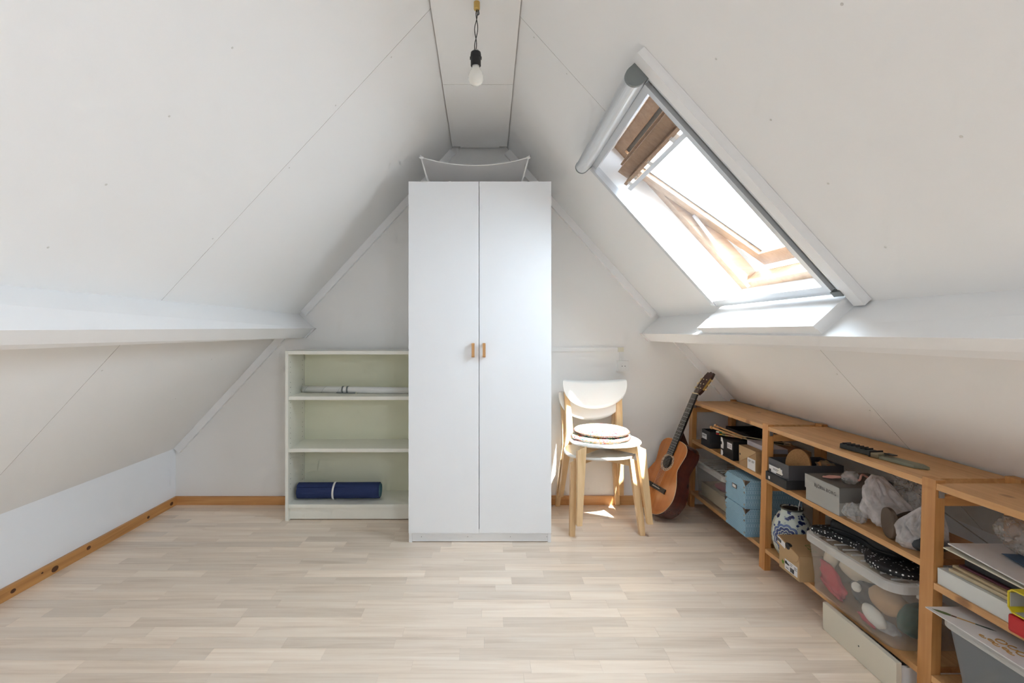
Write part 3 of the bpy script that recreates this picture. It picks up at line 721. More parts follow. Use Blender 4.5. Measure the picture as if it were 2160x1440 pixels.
def cushion(cx, cy, z, r, rz, label):
    t = thing('seat_pad', label, 'cushion', (cx, cy, z), 'printed seat pads on the chair', local=True); t.rotation_euler.z = rz
    bm = bmesh.new(); rs = []
    for k, zz in ((.90, 0.0), (.985, .006), (1.0, .013), (.96, .022), (.80, .029), (.5, .032), (.15, .033)):
        rs.append([V((k * r * math.cos(2 * math.pi * i / 48), k * r * .96 * math.sin(2 * math.pi * i / 48), zz + .002 * noise.noise(V((i * .4, k * 9, 1))))) for i in range(48)])
    rings(bm, rs); obj('pad', bm, PRINT, t, smooth=True)
    obj('piping', tube(bmesh.new(), [V((1.005 * r * math.cos(2 * math.pi * i / 48), 1.005 * r * .965 * math.sin(2 * math.pi * i / 48), .011)) for i in range(49)], .003, 6), PIPE, t, smooth=True)
    for a in (0.25, 2.85):
        p = V((r * math.cos(a), r * .96 * math.sin(a) * -.2, .012))
        bm = bmesh.new(); taper(bm, p, p + V((math.copysign(.02, p.x), -.008, .004)), (.004, .008), (.003, .012)); obj('tie', bm, PRINT, t)
zt = 0.083 + .446
cushion(0.705, 2.965, zt + .001, .178, 0.3, 'lower printed seat pad, mostly hidden under another on the upper chair')
cushion(0.712, 2.972, zt + .035, .172, 1.7, 'upper round seat pad with a bright multicoloured print, on top of the stacked chairs')

# ------------------------------------------------------------------ classical guitar
SPRUCE = wood('amber_soundboard', (0.42, 0.13, 0.022), (0.50, 0.165, 0.032), (0.56, 0.20, 0.045), 'Z', 0.22, 0.8, coat=0.4)
MAHOG = wood('dark_red_mahogany', (0.055, 0.012, 0.008), (0.085, 0.018, 0.011), (0.12, 0.026, 0.015), 'Z', 0.22, 0.8, coat=0.5)
NECKW = wood('dark_brown_neck', (0.035, 0.012, 0.008), (0.05, 0.017, 0.011), (0.07, 0.025, 0.015), 'Z', 0.3, 0.8)
EBONY = plain('ebony', (0.018, 0.017, 0.016), 0.45)
BONE = plain('bone', (0.72, 0.6, 0.36), 0.4)
STRING = plain('string', (0.55, 0.52, 0.45), 0.3, metal=0.3)
def ros_mat():
    m, nt, b = new_mat('rosette_inlay'); tc = N(nt, 'ShaderNodeTexCoord')
    vo = N(nt, 'ShaderNodeTexVoronoi'); vo.inputs['Scale'].default_value = 90; nt.links.new(tc.outputs['Object'], vo.inputs['Vector'])
    r = ramp(nt, [(0.25, (0.15, 0.09, 0.06)), (0.45, (0.55, 0.40, 0.26))]); nt.links.new(vo.outputs['Distance'], r.inputs['Fac'])
    nt.links.new(r.outputs['Color'], b.inputs['Base Color']); b.inputs['Roughness'].default_value = 0.35; return m
ROSE = ros_mat()
gt = thing('classical_guitar', 'amber classical guitar with dark red sides leaning against the pine shelves', 'guitar', (0, 0, 0), local=True)
ctl = [(0, 0), (.055, .003), (.110, .022), (.152, .060), (.178, .115), (.182, .160), (.168, .215), (.137, .270), (.120, .305), (.121, .335), (.133, .385), (.139, .420), (.128, .455), (.095, .478), (.045, .486), (0, .487)]
half = [(p.x, p.y) for p in bez([(a, b, 0) for a, b in ctl], 4)]
outl = half + [(-x, t) for x, t in half[-2:0:-1]]            # closed outline (x across, t along)
bm = bmesh.new(); rs = []
for yy, k in ((0.0, 1.0), (0.030, 1.0), (0.070, 1.0), (0.095, .995), (0.098, .97)):
    rs.append([V((x * k, yy, .243 + (t - .243) * k)) for x, t in outl])
rings(bm, rs); obj('body', bm, MAHOG, gt)
bm = bmesh.new(); rings(bm, [[V((x * 1.0, -.0002, t)) for x, t in outl], [V((x * 1.0, -.0032, t)) for x, t in outl]])
top = obj('soundboard', bm, SPRUCE, gt)
SADDLE, HOLE, NUT = .160, .335, .810
lp = [V((x * 1.002, -.0015, .243 + (t - .243) * 1.002)) for x, t in outl]
obj('binding', tube(bmesh.new(), lp + [lp[0]], .0016, 5), BONE, gt)
def yring(r0, r1, y0, y1, tc_, n=40):
    return xform(lathe(bmesh.new(), [(r0, 0), (r1, 0), (r1, y1), (r0, y1)], n=n, cap0=False, cap1=False), Matrix.Translation((0, y0, tc_)) @ Matrix.Rotation(math.pi / 2, 4, 'X'))
obj('rosette', yring(.043, .061, -.0033, .0006, HOLE), ROSE, gt)
bm = lathe(bmesh.new(), [(.0425, 0), (.042, .0005)], n=36); xform(bm, Matrix.Translation((0, -.0034, HOLE)) @ Matrix.Rotation(math.pi / 2, 4, 'X')); obj('soundhole', bm, plain('soundhole_dark', (0.015, 0.008, 0.005), 0.9), gt)
br_ = obj('bridge', B(-.095, .095, -.0095, -.0033, SADDLE - .016, SADDLE + .014), EBONY, gt, bevel=.002)
obj('saddle', B(-.04, .04, -.0125, -.0096, SADDLE - .0015, SADDLE + .0015), WHITEP, br_)
bm = bmesh.new(); hexa(bm, [(-.030, -.011, HOLE + .048), (.030, -.011, HOLE + .048), (.030, -.0035, HOLE + .048), (-.030, -.0035, HOLE + .048), (-.026, -.011, NUT), (.026, -.011, NUT), (.026, -.0035, NUT), (-.026, -.0035, NUT)])
fbd = obj('fretboard', bm, EBONY, gt)
for k in range(1, 19):
    t = SADDLE + .65 * 2 ** (-k / 12)
    if t < HOLE + .05: continue
    w = .026 + .004 * (NUT - t) / (NUT - HOLE - .048)
    obj('fret', B(-w, w, -.0121, -.0108, t - .0009, t + .0009), STEEL, fbd)
bm = bmesh.new(); rs = []
for t, d, w in ((.486, .022, .028), (.55, .018, .0275), (.65, .016, .0265), (.75, .014, .0255), (.812, .013, .025)):
    rs.append([V((w * math.cos(a), -.0034 + (d * math.sin(a) if math.sin(a) > 0 else 0), t)) for a in [math.pi * 2 * k / 20 for k in range(20)]])
rings(bm, rs); obj('neck', bm, NECKW, gt, smooth=True)
bm = bmesh.new(); hexa(bm, [(-.022, -.003, .484), (.022, -.003, .484), (.016, .085, .484), (-.016, .085, .484), (-.024, -.003, .56), (.024, -.003, .56), (.016, .015, .545), (-.016, .015, .545)]); obj('heel', bm, NECKW, gt, bevel=.004)
obj('nut', B(-.026, .026, -.0125, -.0034, NUT + .0003, NUT + .006), BONE, gt)
hm = Matrix.Translation((0, -.004, NUT + .006)) @ Matrix.Rotation(-math.radians(14), 4, 'X')
hpts = [(-.025, 0), (.025, 0), (.034, .025), (.036, .14), (.028, .172), (.012, .168), (0, .178), (-.012, .168), (-.028, .172), (-.036, .14), (-.034, .025)]
bm = prism(bmesh.new(), hpts, lambda p: (p[0], 0, p[1]), lambda p: (p[0], .018, p[1])); hs_ = obj('headstock', xform(bm, hm), NECKW, gt)
for sx in (-1, 1):
    bm = B(sx * .0362, sx * .0385, -.001, .012, .035, .125); obj('machine_plate', xform(bm, hm), BRASS, hs_)
    for k in range(3):
        zz = .045 + .035 * k
        bm = T([(sx * .030, .007, zz), (sx * .052, .007, zz)], .003, 8); kn = obj('tuner_post', xform(bm, hm), BRASS, hs_)
        bm = bmesh.new(); bmesh.ops.create_icosphere(bm, subdivisions=2, radius=.009); bmesh.ops.scale(bm, vec=(.7, .45, 1.0), verts=bm.verts); bmesh.ops.translate(bm, vec=(sx * .056, .007, zz), verts=bm.verts)
        obj('tuner_button', xform(bm, hm), BONE, hs_, smooth=True)
        bm = T([(sx * .015, -.002, zz - .004), (sx * .015, -.005, zz - .004)], .004, 10); obj('string_roller', xform(bm, hm), BONE, hs_)
for k in range(6):
    u = (k - 2.5) / 2.5
    obj('string', T([(u * .029, -.0128, SADDLE), (u * .021, -.0130, NUT + .003), (math.copysign(.015, u), -.004, NUT + .05 + .03 * (2 - abs(u) * 2))], .0005 if k > 2 else .0007, 4), STRING, gt)
gu = V((0.415, 0.075, 0.907)).normalized(); gn = V((-0.975, -0.215, 0)); gn = (gn - gn.dot(gu) * gu).normalized(); gv = (-gn).cross(gu)
M = Matrix((gv, -gn, gu)).transposed().to_4x4()
anchor = V((1.099, 3.10, 0.182)); M.translation = anchor - M.to_3x3() @ V((0, -.003, SADDLE))
low = min((M @ (o.location + v.co)).z for o in gt.children if o.type == 'MESH' for v in o.data.vertices)
M.translation.z -= low - 0.0005
gt.matrix_world = M

# ------------------------------------------------------------------ pine shelving
SHX = 0.026
sh = thing('shelving_unit', 'low open pine shelving run in three bays under the right roof slope', 'shelves', (1.53, 2.0, 0))
def lean(bm):
    for v in bm.verts: v.co.x += SHX * v.co.z
    return bm
PX0, PX1 = 1.381, 1.676
for y0 in (3.264, 2.395, 1.503, 0.61):
    for x0 in (PX0, PX1 - .030):
        post = obj('post', lean(B(x0, x0 + .030, y0, y0 + .047, 0, .722)), PINE_Z, sh, bevel=.0015, seg=1)
    for z in (.095, .42 if y0 > 1 else .37, .668):
        obj('rung', lean(B(PX0 + .031, PX1 - .031, y0 + .012, y0 + .034, z - .03, z)), PINE_X, sh)
BAYS = ((2.443, 3.263, (.110, .455, .713)), (1.551, 2.394, (.110, .455, .713)), (0.658, 1.502, (.118, .405, .713)))
for y0, y1, zs_ in BAYS:
    for z in zs_:
        obj('top_board' if z > .7 else 'shelf', lean(B(PX0 + .001, PX1 - .002, y0, y1, z - .020, z)), PINE_Y, sh, bevel=.0015, seg=1)
    for yy in (y0 + .001, y1 - .004):
        obj('bracket', lean(B(PX0 + .008, PX0 + .024, yy, yy + .003, .668, .692)), STEEL, sh)
    for a, b2 in ((y0, y1), (y1, y0)):
        obj('brace_rod', lean(T([(PX1 + .001, a, .45), (PX1 + .001, b2, .70)], .002, 5)), STEEL, sh)

def FX(z): return PX0 + SHX * z       # shelf front at height z
INK = plain('print_ink', (0.03, 0.03, 0.03), 0.7)
LABEL = plain('paper_label', (0.72, 0.72, 0.74), 0.7)
def carton(t, x0, x1, y0, y1, z0, z1, mat, open_top=False, w=.0025, name='box_body'):
    bm = bmesh.new()
    if open_top:
        box(bm, x0, x1, y0, y1, z0, z0 + w); box(bm, x0, x0 + w, y0, y1, z0 + w, z1); box(bm, x1 - w, x1, y0, y1, z0 + w, z1)
        box(bm, x0 + w, x1 - w, y0, y0 + w, z0 + w, z1); box(bm, x0 + w, x1 - w, y1 - w, y1, z0 + w, z1)
        return obj(name, bm, mat, t)
    box(bm, x0, x1, y0, y1, z0, z1); return obj(name, bm, mat, t, bevel=.001, seg=1)
def decal(t, name, mat, x, y0, y1, z0, z1, th=.0005):
    return obj(name, B(x - th, x, y0, y1, z0, z1), mat, t)
def lines(t, x, y0, y1, zs_, mat=INK, th=.0011, hgt=.0016):
    for k, z in enumerate(zs_): decal(t, 'print_line', mat, x, y0 + (0.15 if k % 2 else 0) * (y1 - y0), y1, z, z + hgt, th)
def barcode(t, x, y0, y1, z0, z1, n=12, seed=3):
    random.seed(seed); bm = bmesh.new(); w = (y1 - y0) / n
    for k in range(n): box(bm, x - .0011, x, y0 + k * w, y0 + k * w + w * random.uniform(.3, .75), z0, z1)
    tag(obj('barcode', bm, INK, t), kind='stuff')
CHAR = plain('charcoal_card', (0.035, 0.037, 0.04), 0.6)
BLKC = plain('black_card', (0.010, 0.010, 0.011), 0.55)
KRAFT = plain('kraft_card', (0.36, 0.22, 0.105), 0.75, 0.05, 200, 0.06)
KRAFTL = plain('light_kraft_card', (0.46, 0.31, 0.16), 0.75, 0.05, 200, 0.05)
LILAC = plain('lilac_card', (0.45, 0.43, 0.47), 0.7)
GREYC = plain('warm_grey_card', (0.36, 0.36, 0.34), 0.7)
GREYC2 = plain('dark_grey_card', (0.17, 0.165, 0.155), 0.7)

# --- bay 1, middle shelf
f = FX(.455) + .001
Z1 = .4555
t = thing('shoe_box', 'charcoal shoebox standing in its own lid, first on the middle shelf behind the guitar', 'box', (1.54, 3.06, Z1))
carton(t, f, f + .285, 3.005, 3.125, Z1, Z1 + .040, CHAR, True, name='lid'); carton(t, f + .004, f + .281, 3.009, 3.121, Z1 + .003, Z1 + .102, CHAR, True)
decal(t, 'paper_label', LABEL, f + .0038, 3.055, 3.116, Z1 + .045, Z1 + .078); lines(t, f + .0033, 3.065, 3.11, (Z1 + .068, Z1 + .062))
t = thing('shoe_box', 'black shoebox with big white lettering on its end, under the bundle of sticks', 'box', (1.54, 2.79, Z1))
carton(t, f, f + .285, 2.722, 2.866, Z1, Z1 + .106, BLKC)
decal(t, 'paper_label', LABEL, f - .0001, 2.734, 2.787, Z1 + .058, Z1 + .092); lines(t, f - .0006, 2.742, 2.757, (Z1 + .08, Z1 + .074, Z1 + .068)); lines(t, f - .0006, 2.764, 2.782, (Z1 + .08, Z1 + .074, Z1 + .068))
pat = bmesh.new()
prism(pat, [(2.862, .0), (2.845, .0), (2.835, .012), (2.84, .03), (2.862, .034)], lambda p: (f - .0006, p[0], Z1 + p[1]), lambda p: (f - .0001, p[0], Z1 + p[1]))
prism(pat, [(2.862, .042), (2.832, .042), (2.83, .075), (2.845, .104), (2.862, .104), (2.862, .08), (2.848, .08), (2.848, .062), (2.862, .062)], lambda p: (f - .0006, p[0], Z1 + p[1]), lambda p: (f - .0001, p[0], Z1 + p[1]))
obj('printed_lettering', pat, LABEL, t)
t = thing('cardboard_box', 'brown kraft box with a pointed envelope flap next to the middle post', 'box', (1.54, 2.57, Z1))
carton(t, f, f + .285, 2.490, 2.655, Z1, Z1 + .108, KRAFT)
bm = prism(bmesh.new(), [(2.655, .108), (2.490, .108), (2.493, .100), (2.652, .016), (2.655, .016)], lambda p: (f - .0022, p[0], Z1 + p[1]), lambda p: (f - .0004, p[0], Z1 + p[1])); obj('flap', bm, KRAFTL, t)
decal(t, 'paper_label', LABEL, f - .0001, 2.498, 2.572, Z1 + .004, Z1 + .062); lines(t, f - .0006, 2.508, 2.53, (Z1 + .05, Z1 + .044)); lines(t, f - .0006, 2.54, 2.562, (Z1 + .05, Z1 + .044))
bm = lathe(bmesh.new(), [(.006, 0), (.006, .0004)], n=14); xform(bm, Matrix.Translation((f - .0023, 2.643, Z1 + .06)) @ Matrix.Rotation(-math.pi / 2, 4, 'Y')); obj('finger_hole', bm, BLACK, t)
t = thing('box_lid', 'shallow lilac-grey box resting on the kraft box at the back', 'box', (1.485, 2.55, Z1 + .109))
carton(t, 1.44, 1.53, 2.446, 2.66, Z1 + .1085, Z1 + .132, LILAC)
t = thing('storage_tray', 'black open tray lying on the shoeboxes at the back of the first bay', 'tray', (1.6, 2.86, Z1 + .107))
carton(t, 1.49, 1.672, 2.73, 2.998, Z1 + .107, Z1 + .142, BLKC, True)

# bundle of mallets and needles lying on the black box
zb = Z1 + .112
MAL = wood('mallet_wood', (0.50, 0.24, 0.08), (0.6, 0.31, 0.12), (0.66, 0.37, 0.16), 'Y', 0.35, 0.8)
CAPC = {'red': plain('red_bead', (0.5, 0.015, 0.02), 0.3), 'yellow': plain('yellow_bead', (0.6, 0.35, 0.03), 0.3), 'green': plain('green_bead', (0.05, 0.2, 0.12), 0.3), 'white': plain('white_bead', (0.6, 0.6, 0.55), 0.3)}
for k, (dx, dy, dz) in enumerate(((0, 0, 0), (.022, -.004, .010))):
    a, b2 = V((1.368 + dx, 2.925 + dy, zb + .036 + dz)), V((1.452 + dx, 2.74 + dy, zb + .012 + dz * .3))
    t = thing('wooden_mallet', ('front' if k == 0 else 'rear') + ' of two small wooden mallets poking out over the charcoal shoebox', 'mallet', a)
    bm = bmesh.new(); bmesh.ops.create_icosphere(bm, subdivisions=2, radius=.0105); bmesh.ops.translate(bm, vec=a, verts=bm.verts); obj('head', bm, MAL, t, smooth=True)
    obj('stick', T([a, a.lerp(b2, .15), a.lerp(b2, .5), b2], .0055, 8), MAL, t, smooth=True)
STK = plain('pale_bamboo', (0.42, 0.36, 0.22), 0.5)
random.seed(5)
names = ['red', 'yellow', 'green', 'white']
for k in range(12):
    u, v = (k % 6) / 5, k // 6
    c = names[(k * 7 + k // 5) % 4]
    if k == 0: c = 'red'
    if k == 5: c = 'red'
    if k == 1: c = 'yellow'
    a = V((1.385 + .052 * u, 2.865 - .075 * u, zb + .004 + v * .012 + .004)); b2 = a + V((.165, -.30 + .04 * u, .008))
    t = thing('skewer', '%s-tipped bamboo stick, %s from the left in the %s layer of the bundle' % (c, ('first', 'second', 'third', 'fourth', 'fifth', 'last')[k % 6], ('lower', 'upper')[v]), 'stick', a, 'bundle of bamboo sticks')
    obj('shaft', T([a, b2], .0022, 6), STK, t, smooth=True)
    obj('tip', T([a + (a - b2).normalized() * .018, a], .0045, 8), CAPC[c], t, smooth=True)

# --- bay 1, bottom shelf
CLEAR = sheer('milky_clear_plastic', (0.80, 0.81, 0.80), 0.76, 0.2, (0.97, 0.98, 0.98), 0.3, 0.5)
RIMM = sheer('frosted_rim_plastic', (0.80, 0.81, 0.80), 0.28, 0.3, (0.95, 0.96, 0.96), 0.35, 0.5)
def rrect(x0, x1, y0, y1, r, z, n=6):
    out = []
    for cx_, cy_, a0 in ((x1 - r, y1 - r, 0), (x0 + r, y1 - r, 90), (x0 + r, y0 + r, 180), (x1 - r, y0 + r, 270)):
        for k in range(n + 1):
            a = math.radians(a0 + 90 * k / n); out.append(V((cx_ + r * math.cos(a), cy_ + r * math.sin(a), z)))
    return out
def tote(t, x0, x1, y0, y1, z0, z1, tap=.022, r=.035, mat=None, rim=None, lid=True, clips=True):
    mat = mat or CLEAR; rim = rim or RIMM
    rs = [rrect(x0 + tap, x1 - tap, y0 + tap, y1 - tap, r, z0), rrect(x0 + tap - .004, x1 - tap + .004, y0 + tap - .004, y1 - tap + .004, r, z0 + .008)]
    for k in range(1, 5):
        q = tap * (1 - k / 4) + .008 * 0
        rs.append(rrect(x0 + .010 + (tap - .010) * (1 - k / 4), x1 - .010 - (tap - .010) * (1 - k / 4), y0 + .010 + (tap - .010) * (1 - k / 4), y1 - .010 - (tap - .010) * (1 - k / 4), r, z0 + .008 + (z1 - .03 - z0 - .008) * k / 4))
    b = obj('tub', rings(bmesh.new(), rs, True, False), mat, t, smooth=True)
    rr = [rrect(x0 + .010, x1 - .010, y0 + .010, y1 - .010, r, z1 - .03), rrect(x0, x1, y0, y1, r + .008, z1 - .03), rrect(x0, x1, y0, y1, r + .008, z1 - .004), rrect(x0 + .004, x1 - .004, y0 + .004, y1 - .004, r + .006, z1), rrect(x0 + .018, x1 - .018, y0 + .018, y1 - .018, r, z1)]
    obj('rim', rings(bmesh.new(), rr, False, False), rim, t, smooth=False)
    if lid:
        li = [rrect(x0 + .018, x1 - .018, y0 + .018, y1 - .018, r, z1), rrect(x0 + .022, x1 - .022, y0 + .022, y1 - .022, r, z1 - .012)]
        l = obj('lid', rings(bmesh.new(), li, False, True), mat, t, smooth=False)
        k = 0; yy = y0 + .06
        while yy < y1 - .05:
            obj('lid_rib', B(x0 + .05, x1 - .05, yy, yy + .006, z1 - .0118, z1 - .008), rim, l); yy += .045
    if clips:
        obj('clip', B(x0 + .09, x0 + .15, y0 - .006, y0 + .012, z1 - .045, z1 + .004), rim, t, bevel=.003)
    return b
def blob(name, c, rad, mat, parent=None, seed=0, amp=.25, freq=1.6, sub=3, zmin=None, rot=0.0):
    bm = bmesh.new(); bmesh.ops.create_icosphere(bm, subdivisions=sub, radius=1.0)
    for v in bm.verts:
        n = v.co.normalized(); k = 1 + amp * noise.noise(n * freq + V((seed * 3.1, seed * 1.7, seed)))
        v.co = V((n.x * rad[0], n.y * rad[1], n.z * rad[2])) * k
    if rot: bmesh.ops.rotate(bm, cent=(0, 0, 0), matrix=Matrix.Rotation(rot, 3, 'X'), verts=bm.verts)
    bmesh.ops.translate(bm, vec=c, verts=bm.verts)
    if zmin is not None:
        for v in bm.verts: v.co.z = max(v.co.z, zmin)
    return obj(name, bm, mat, parent, smooth=True)
REDF = plain('red_felt', (0.45, 0.02, 0.035), 0.85, 0.1, 300, 0.08)
PINKF = plain('dusky_pink_cloth', (0.30, 0.06, 0.09), 0.85)
BEIGE = plain('beige_card', (0.45, 0.37, 0.24), 0.8)
CREAM = plain('cream_plush', (0.66, 0.57, 0.44), 0.95, 0.4, 500, 0.1)
TAN = plain('tan_plush', (0.42, 0.25, 0.12), 0.95, 0.4, 500, 0.15)
WPL = plain('white_plush', (0.72, 0.70, 0.64), 0.95, 0.4, 500, 0.06)
DARKC = plain('dark_cloth', (0.05, 0.055, 0.06), 0.9)
GREENC = plain('bottle_green_cloth', (0.02, 0.08, 0.06), 0.85)
t = thing('storage_box', 'clear lidded storage box with pink and beige contents, on the bottom shelf behind the guitar', 'storage box', (1.52, 3.0, .1105))
tote(t, 1.372, 1.662, 2.772, 3.205, .1105, .342)
tag(obj('folded_card', B(1.412, 1.62, 2.81, 3.16, .122, .205), BEIGE, bevel=.004), 'beige folded card standing in the bottom of the clear box behind the guitar', 'card')
tag(blob('folded_cloth', (1.50, 2.93, .232), (.085, .13, .022), PINKF, None, 2), 'dusky pink cloth lying in the clear box behind the guitar', 'cloth')
tag(blob('soft_toy', (1.50, 2.98, .287), (.075, .11, .034), GREYC, None, 5), 'grey soft bundle on the pink cloth in the clear box', 'soft toy')

def blue_mat(name, base, ink, sc_):
    m, nt, b = new_mat(name); tc = N(nt, 'ShaderNodeTexCoord')
    mp = N(nt, 'ShaderNodeMapping'); mp.inputs['Rotation'].default_value = (math.radians(45), 0, math.radians(45)); nt.links.new(tc.outputs['Object'], mp.inputs[0])
    vo = N(nt, 'ShaderNodeTexVoronoi'); vo.inputs['Scale'].default_value = sc_; vo.inputs['Randomness'].default_value = 0.0; nt.links.new(mp.outputs[0], vo.inputs['Vector'])
    r = ramp(nt, [(0.28, ink), (0.38, base), (0.52, base), (0.6, ink)]); nt.links.new(vo.outputs['Distance'], r.inputs['Fac'])
    nt.links.new(r.outputs['Color'], b.inputs['Base Color']); b.inputs['Roughness'].default_value = 0.7; return m
BLUE = blue_mat('blue_patterned_paper', (0.36, 0.55, 0.68), (0.17, 0.35, 0.50), 110)
CORN = plain('corner_metal', (0.24, 0.21, 0.19), 0.35, metal=0.7)
RIV = plain('rivet_metal', (0.40, 0.38, 0.35), 0.3, metal=0.7)
def blue_box(z0, z1, label, holder):
    x0, x1, y0, y1 = 1.356, 1.655, 2.522, 2.735
    t = thing('storage_box', label, 'storage box', ((x0 + x1) / 2, (y0 + y1) / 2, z0), 'blue patterned storage boxes')
    carton(t, x0 + .002, x1 - .002, y0 + .002, y1 - .002, z0, z1 - .001, BLUE)
    l = obj('lid', B(x0, x1, y0, y1, z1 - .048, z1), BLUE, t, bevel=.0012, seg=1)
    for yy, sy in ((y0, 1), (y1, -1)):
        bm = prism(bmesh.new(), [(0, 0), (sy * .026, 0), (0, -.026)], lambda p: (x0 - .0015, yy + p[0] - sy * .001, z1 + p[1] + .0012), lambda p: (x0 - .0002, yy + p[0] - sy * .001, z1 + p[1] + .0012)); obj('metal_corner', bm, CORN, l)
        bm = prism(bmesh.new(), [(-.0013, 0), (.026, 0), (-.0013, sy * .026)], lambda p: (x0 + p[0], yy + p[1] - sy * .001, z1 + .0002), lambda p: (x0 + p[0], yy + p[1] - sy * .001, z1 + .0014)); obj('metal_corner', bm, CORN, l)
        if sy > 0:
            bm = prism(bmesh.new(), [(-.0013, 0), (.026, 0), (-.0013, -.026)], lambda p: (x0 + p[0], yy - .0015, z1 + p[1] + .0012), lambda p: (x0 + p[0], yy - .0002, z1 + p[1] + .0012)); obj('metal_corner', bm, CORN, l)
    for yy in (y0 + .012, y1 - .010):
        for z in (z0 + .02, z1 - .062, z1 - .035):
            bm = lathe(bmesh.new(), [(.0055, 0), (.0045, .0016)], n=12); xform(bm, Matrix.Translation((x0 - .0001, yy, z)) @ Matrix.Rotation(-math.pi / 2, 4, 'Y')); obj('rivet', bm, RIV, t)
    if holder:
        yc, zc_ = y0 + .11, z1 - .057
        bm = bmesh.new(); box(bm, x0 - .0022, x0 - .0003, yc - .022, yc + .022, zc_ - .011, zc_ + .011); hld = obj('label_holder', bm, CORN, t, bevel=.0008, seg=1)
        obj('label_card', B(x0 - .0028, x0 - .0023, yc - .016, yc + .016, zc_ - .007, zc_ + .007), LABEL, hld)
blue_box(.1105, .2555, 'lower light blue patterned storage box with metal corners, on the bottom shelf', False)
blue_box(.2570, .402, 'upper light blue patterned storage box with a metal label holder', True)

# --- bay 2, middle shelf
t = thing('shoe_box', 'dark grey open shoebox holding a cork piece, in the middle bay', 'box', (1.54, 2.3, Z1))
carton(t, f - .010, f + .262, 2.222, 2.388, Z1, Z1 + .042, CHAR, True, name='lid')
GREYB = plain('slate_card', (0.085, 0.085, 0.095), 0.6)
carton(t, f + .002, f + .256, 2.226, 2.384, Z1 + .003, Z1 + .110, GREYB, True)
decal(t, 'paper_label', LABEL, f + .0018, 2.275, 2.378, Z1 + .044, Z1 + .076); lines(t, f + .0013, 2.30, 2.345, (Z1 + .066, Z1 + .060))
bm = prism(bmesh.new(), [(2.318, .05), (2.275, .05), (2.268, .058), (2.280, .066), (2.29, .082), (2.312, .072)], lambda p: (f + .0008, p[0], Z1 + p[1]), lambda p: (f + .0013, p[0], Z1 + p[1])); obj('printed_shoe', bm, plain('shoe_print', (0.75, 0.74, 0.68), .7), t)
decal(t, 'printed_sole', INK, f + .0007, 2.272, 2.32, Z1 + .046, Z1 + .051); decal(t, 'printed_patch', INK, f + .0007, 2.362, 2.375, Z1 + .045, Z1 + .058)
decal(t, 'printed_mark', LABEL, f - .0102, 2.352, 2.364, Z1 + .010, Z1 + .024)
CORK = plain('cork', (0.40, 0.21, 0.085), 0.9, 0.5, 300, 0.25, vscale=160)
bm = lathe(bmesh.new(), [(.001, -.006), (.056, -.006), (.058, -.003), (.058, .003), (.056, .006), (.001, .006)], n=40)
bmesh.ops.scale(bm, vec=(1.3, 1.0, 1), verts=bm.verts)
xform(bm, Matrix.Translation((1.478, 2.285, Z1 + .098)) @ Matrix.Rotation(math.radians(28), 4, 'Z') @ Matrix.Rotation(math.radians(-80), 4, 'Y'))
tag(obj('cork_coaster', bm, CORK, smooth=False), 'oval cork mat standing upright in the dark grey shoebox', 'cork mat')
for k, (a, b2, lab) in enumerate((((1.56, 2.262, Z1 + .118), (1.585, 2.25, Z1 + .03), 'pink-ended wooden stick standing behind the cork mat'), ((1.585, 2.236, Z1 + .112), (1.62, 2.25, Z1 + .03), 'short brown wooden peg standing behind the cork mat'))):
    tag(obj('wooden_stick', T([a, V(a).lerp(V(b2), .5), b2], .0065, 10), MAL, smooth=True), lab, 'stick')
tag(blob('crumpled_paper', (1.615, 2.285, Z1 + .088), (.035, .05, .026), BEIGE, None, 8, .5, 3), 'crumpled beige paper in the back of the dark grey shoebox', 'paper')

t = thing('shoe_box', 'closed light grey shoebox printed with a brand name, in the middle bay', 'box', (1.54, 2.0, Z1))
carton(t, f + .003, f + .27, 1.909, 2.107, Z1, Z1 + .108, GREYC)
lid = obj('lid', B(f, f + .273, 1.906, 2.110, Z1 + .052, Z1 + .111), GREYC, t, bevel=.001, seg=1)
obj('lid_top', B(f + .0015, f + .2715, 1.9075, 2.1085, Z1 + .111, Z1 + .1118), GREYC2, lid)
obj('lid_end', B(f + .002, f + .2715, 1.9052, 1.906, Z1 + .052, Z1 + .111), GREYC2, lid)
text_mesh('lettering', 'BJÖRN BORG', .0195, Matrix.Translation((f - .0006, 1.985, Z1 + .080)) @ FRONT, INK, lid, spacing=1.12)

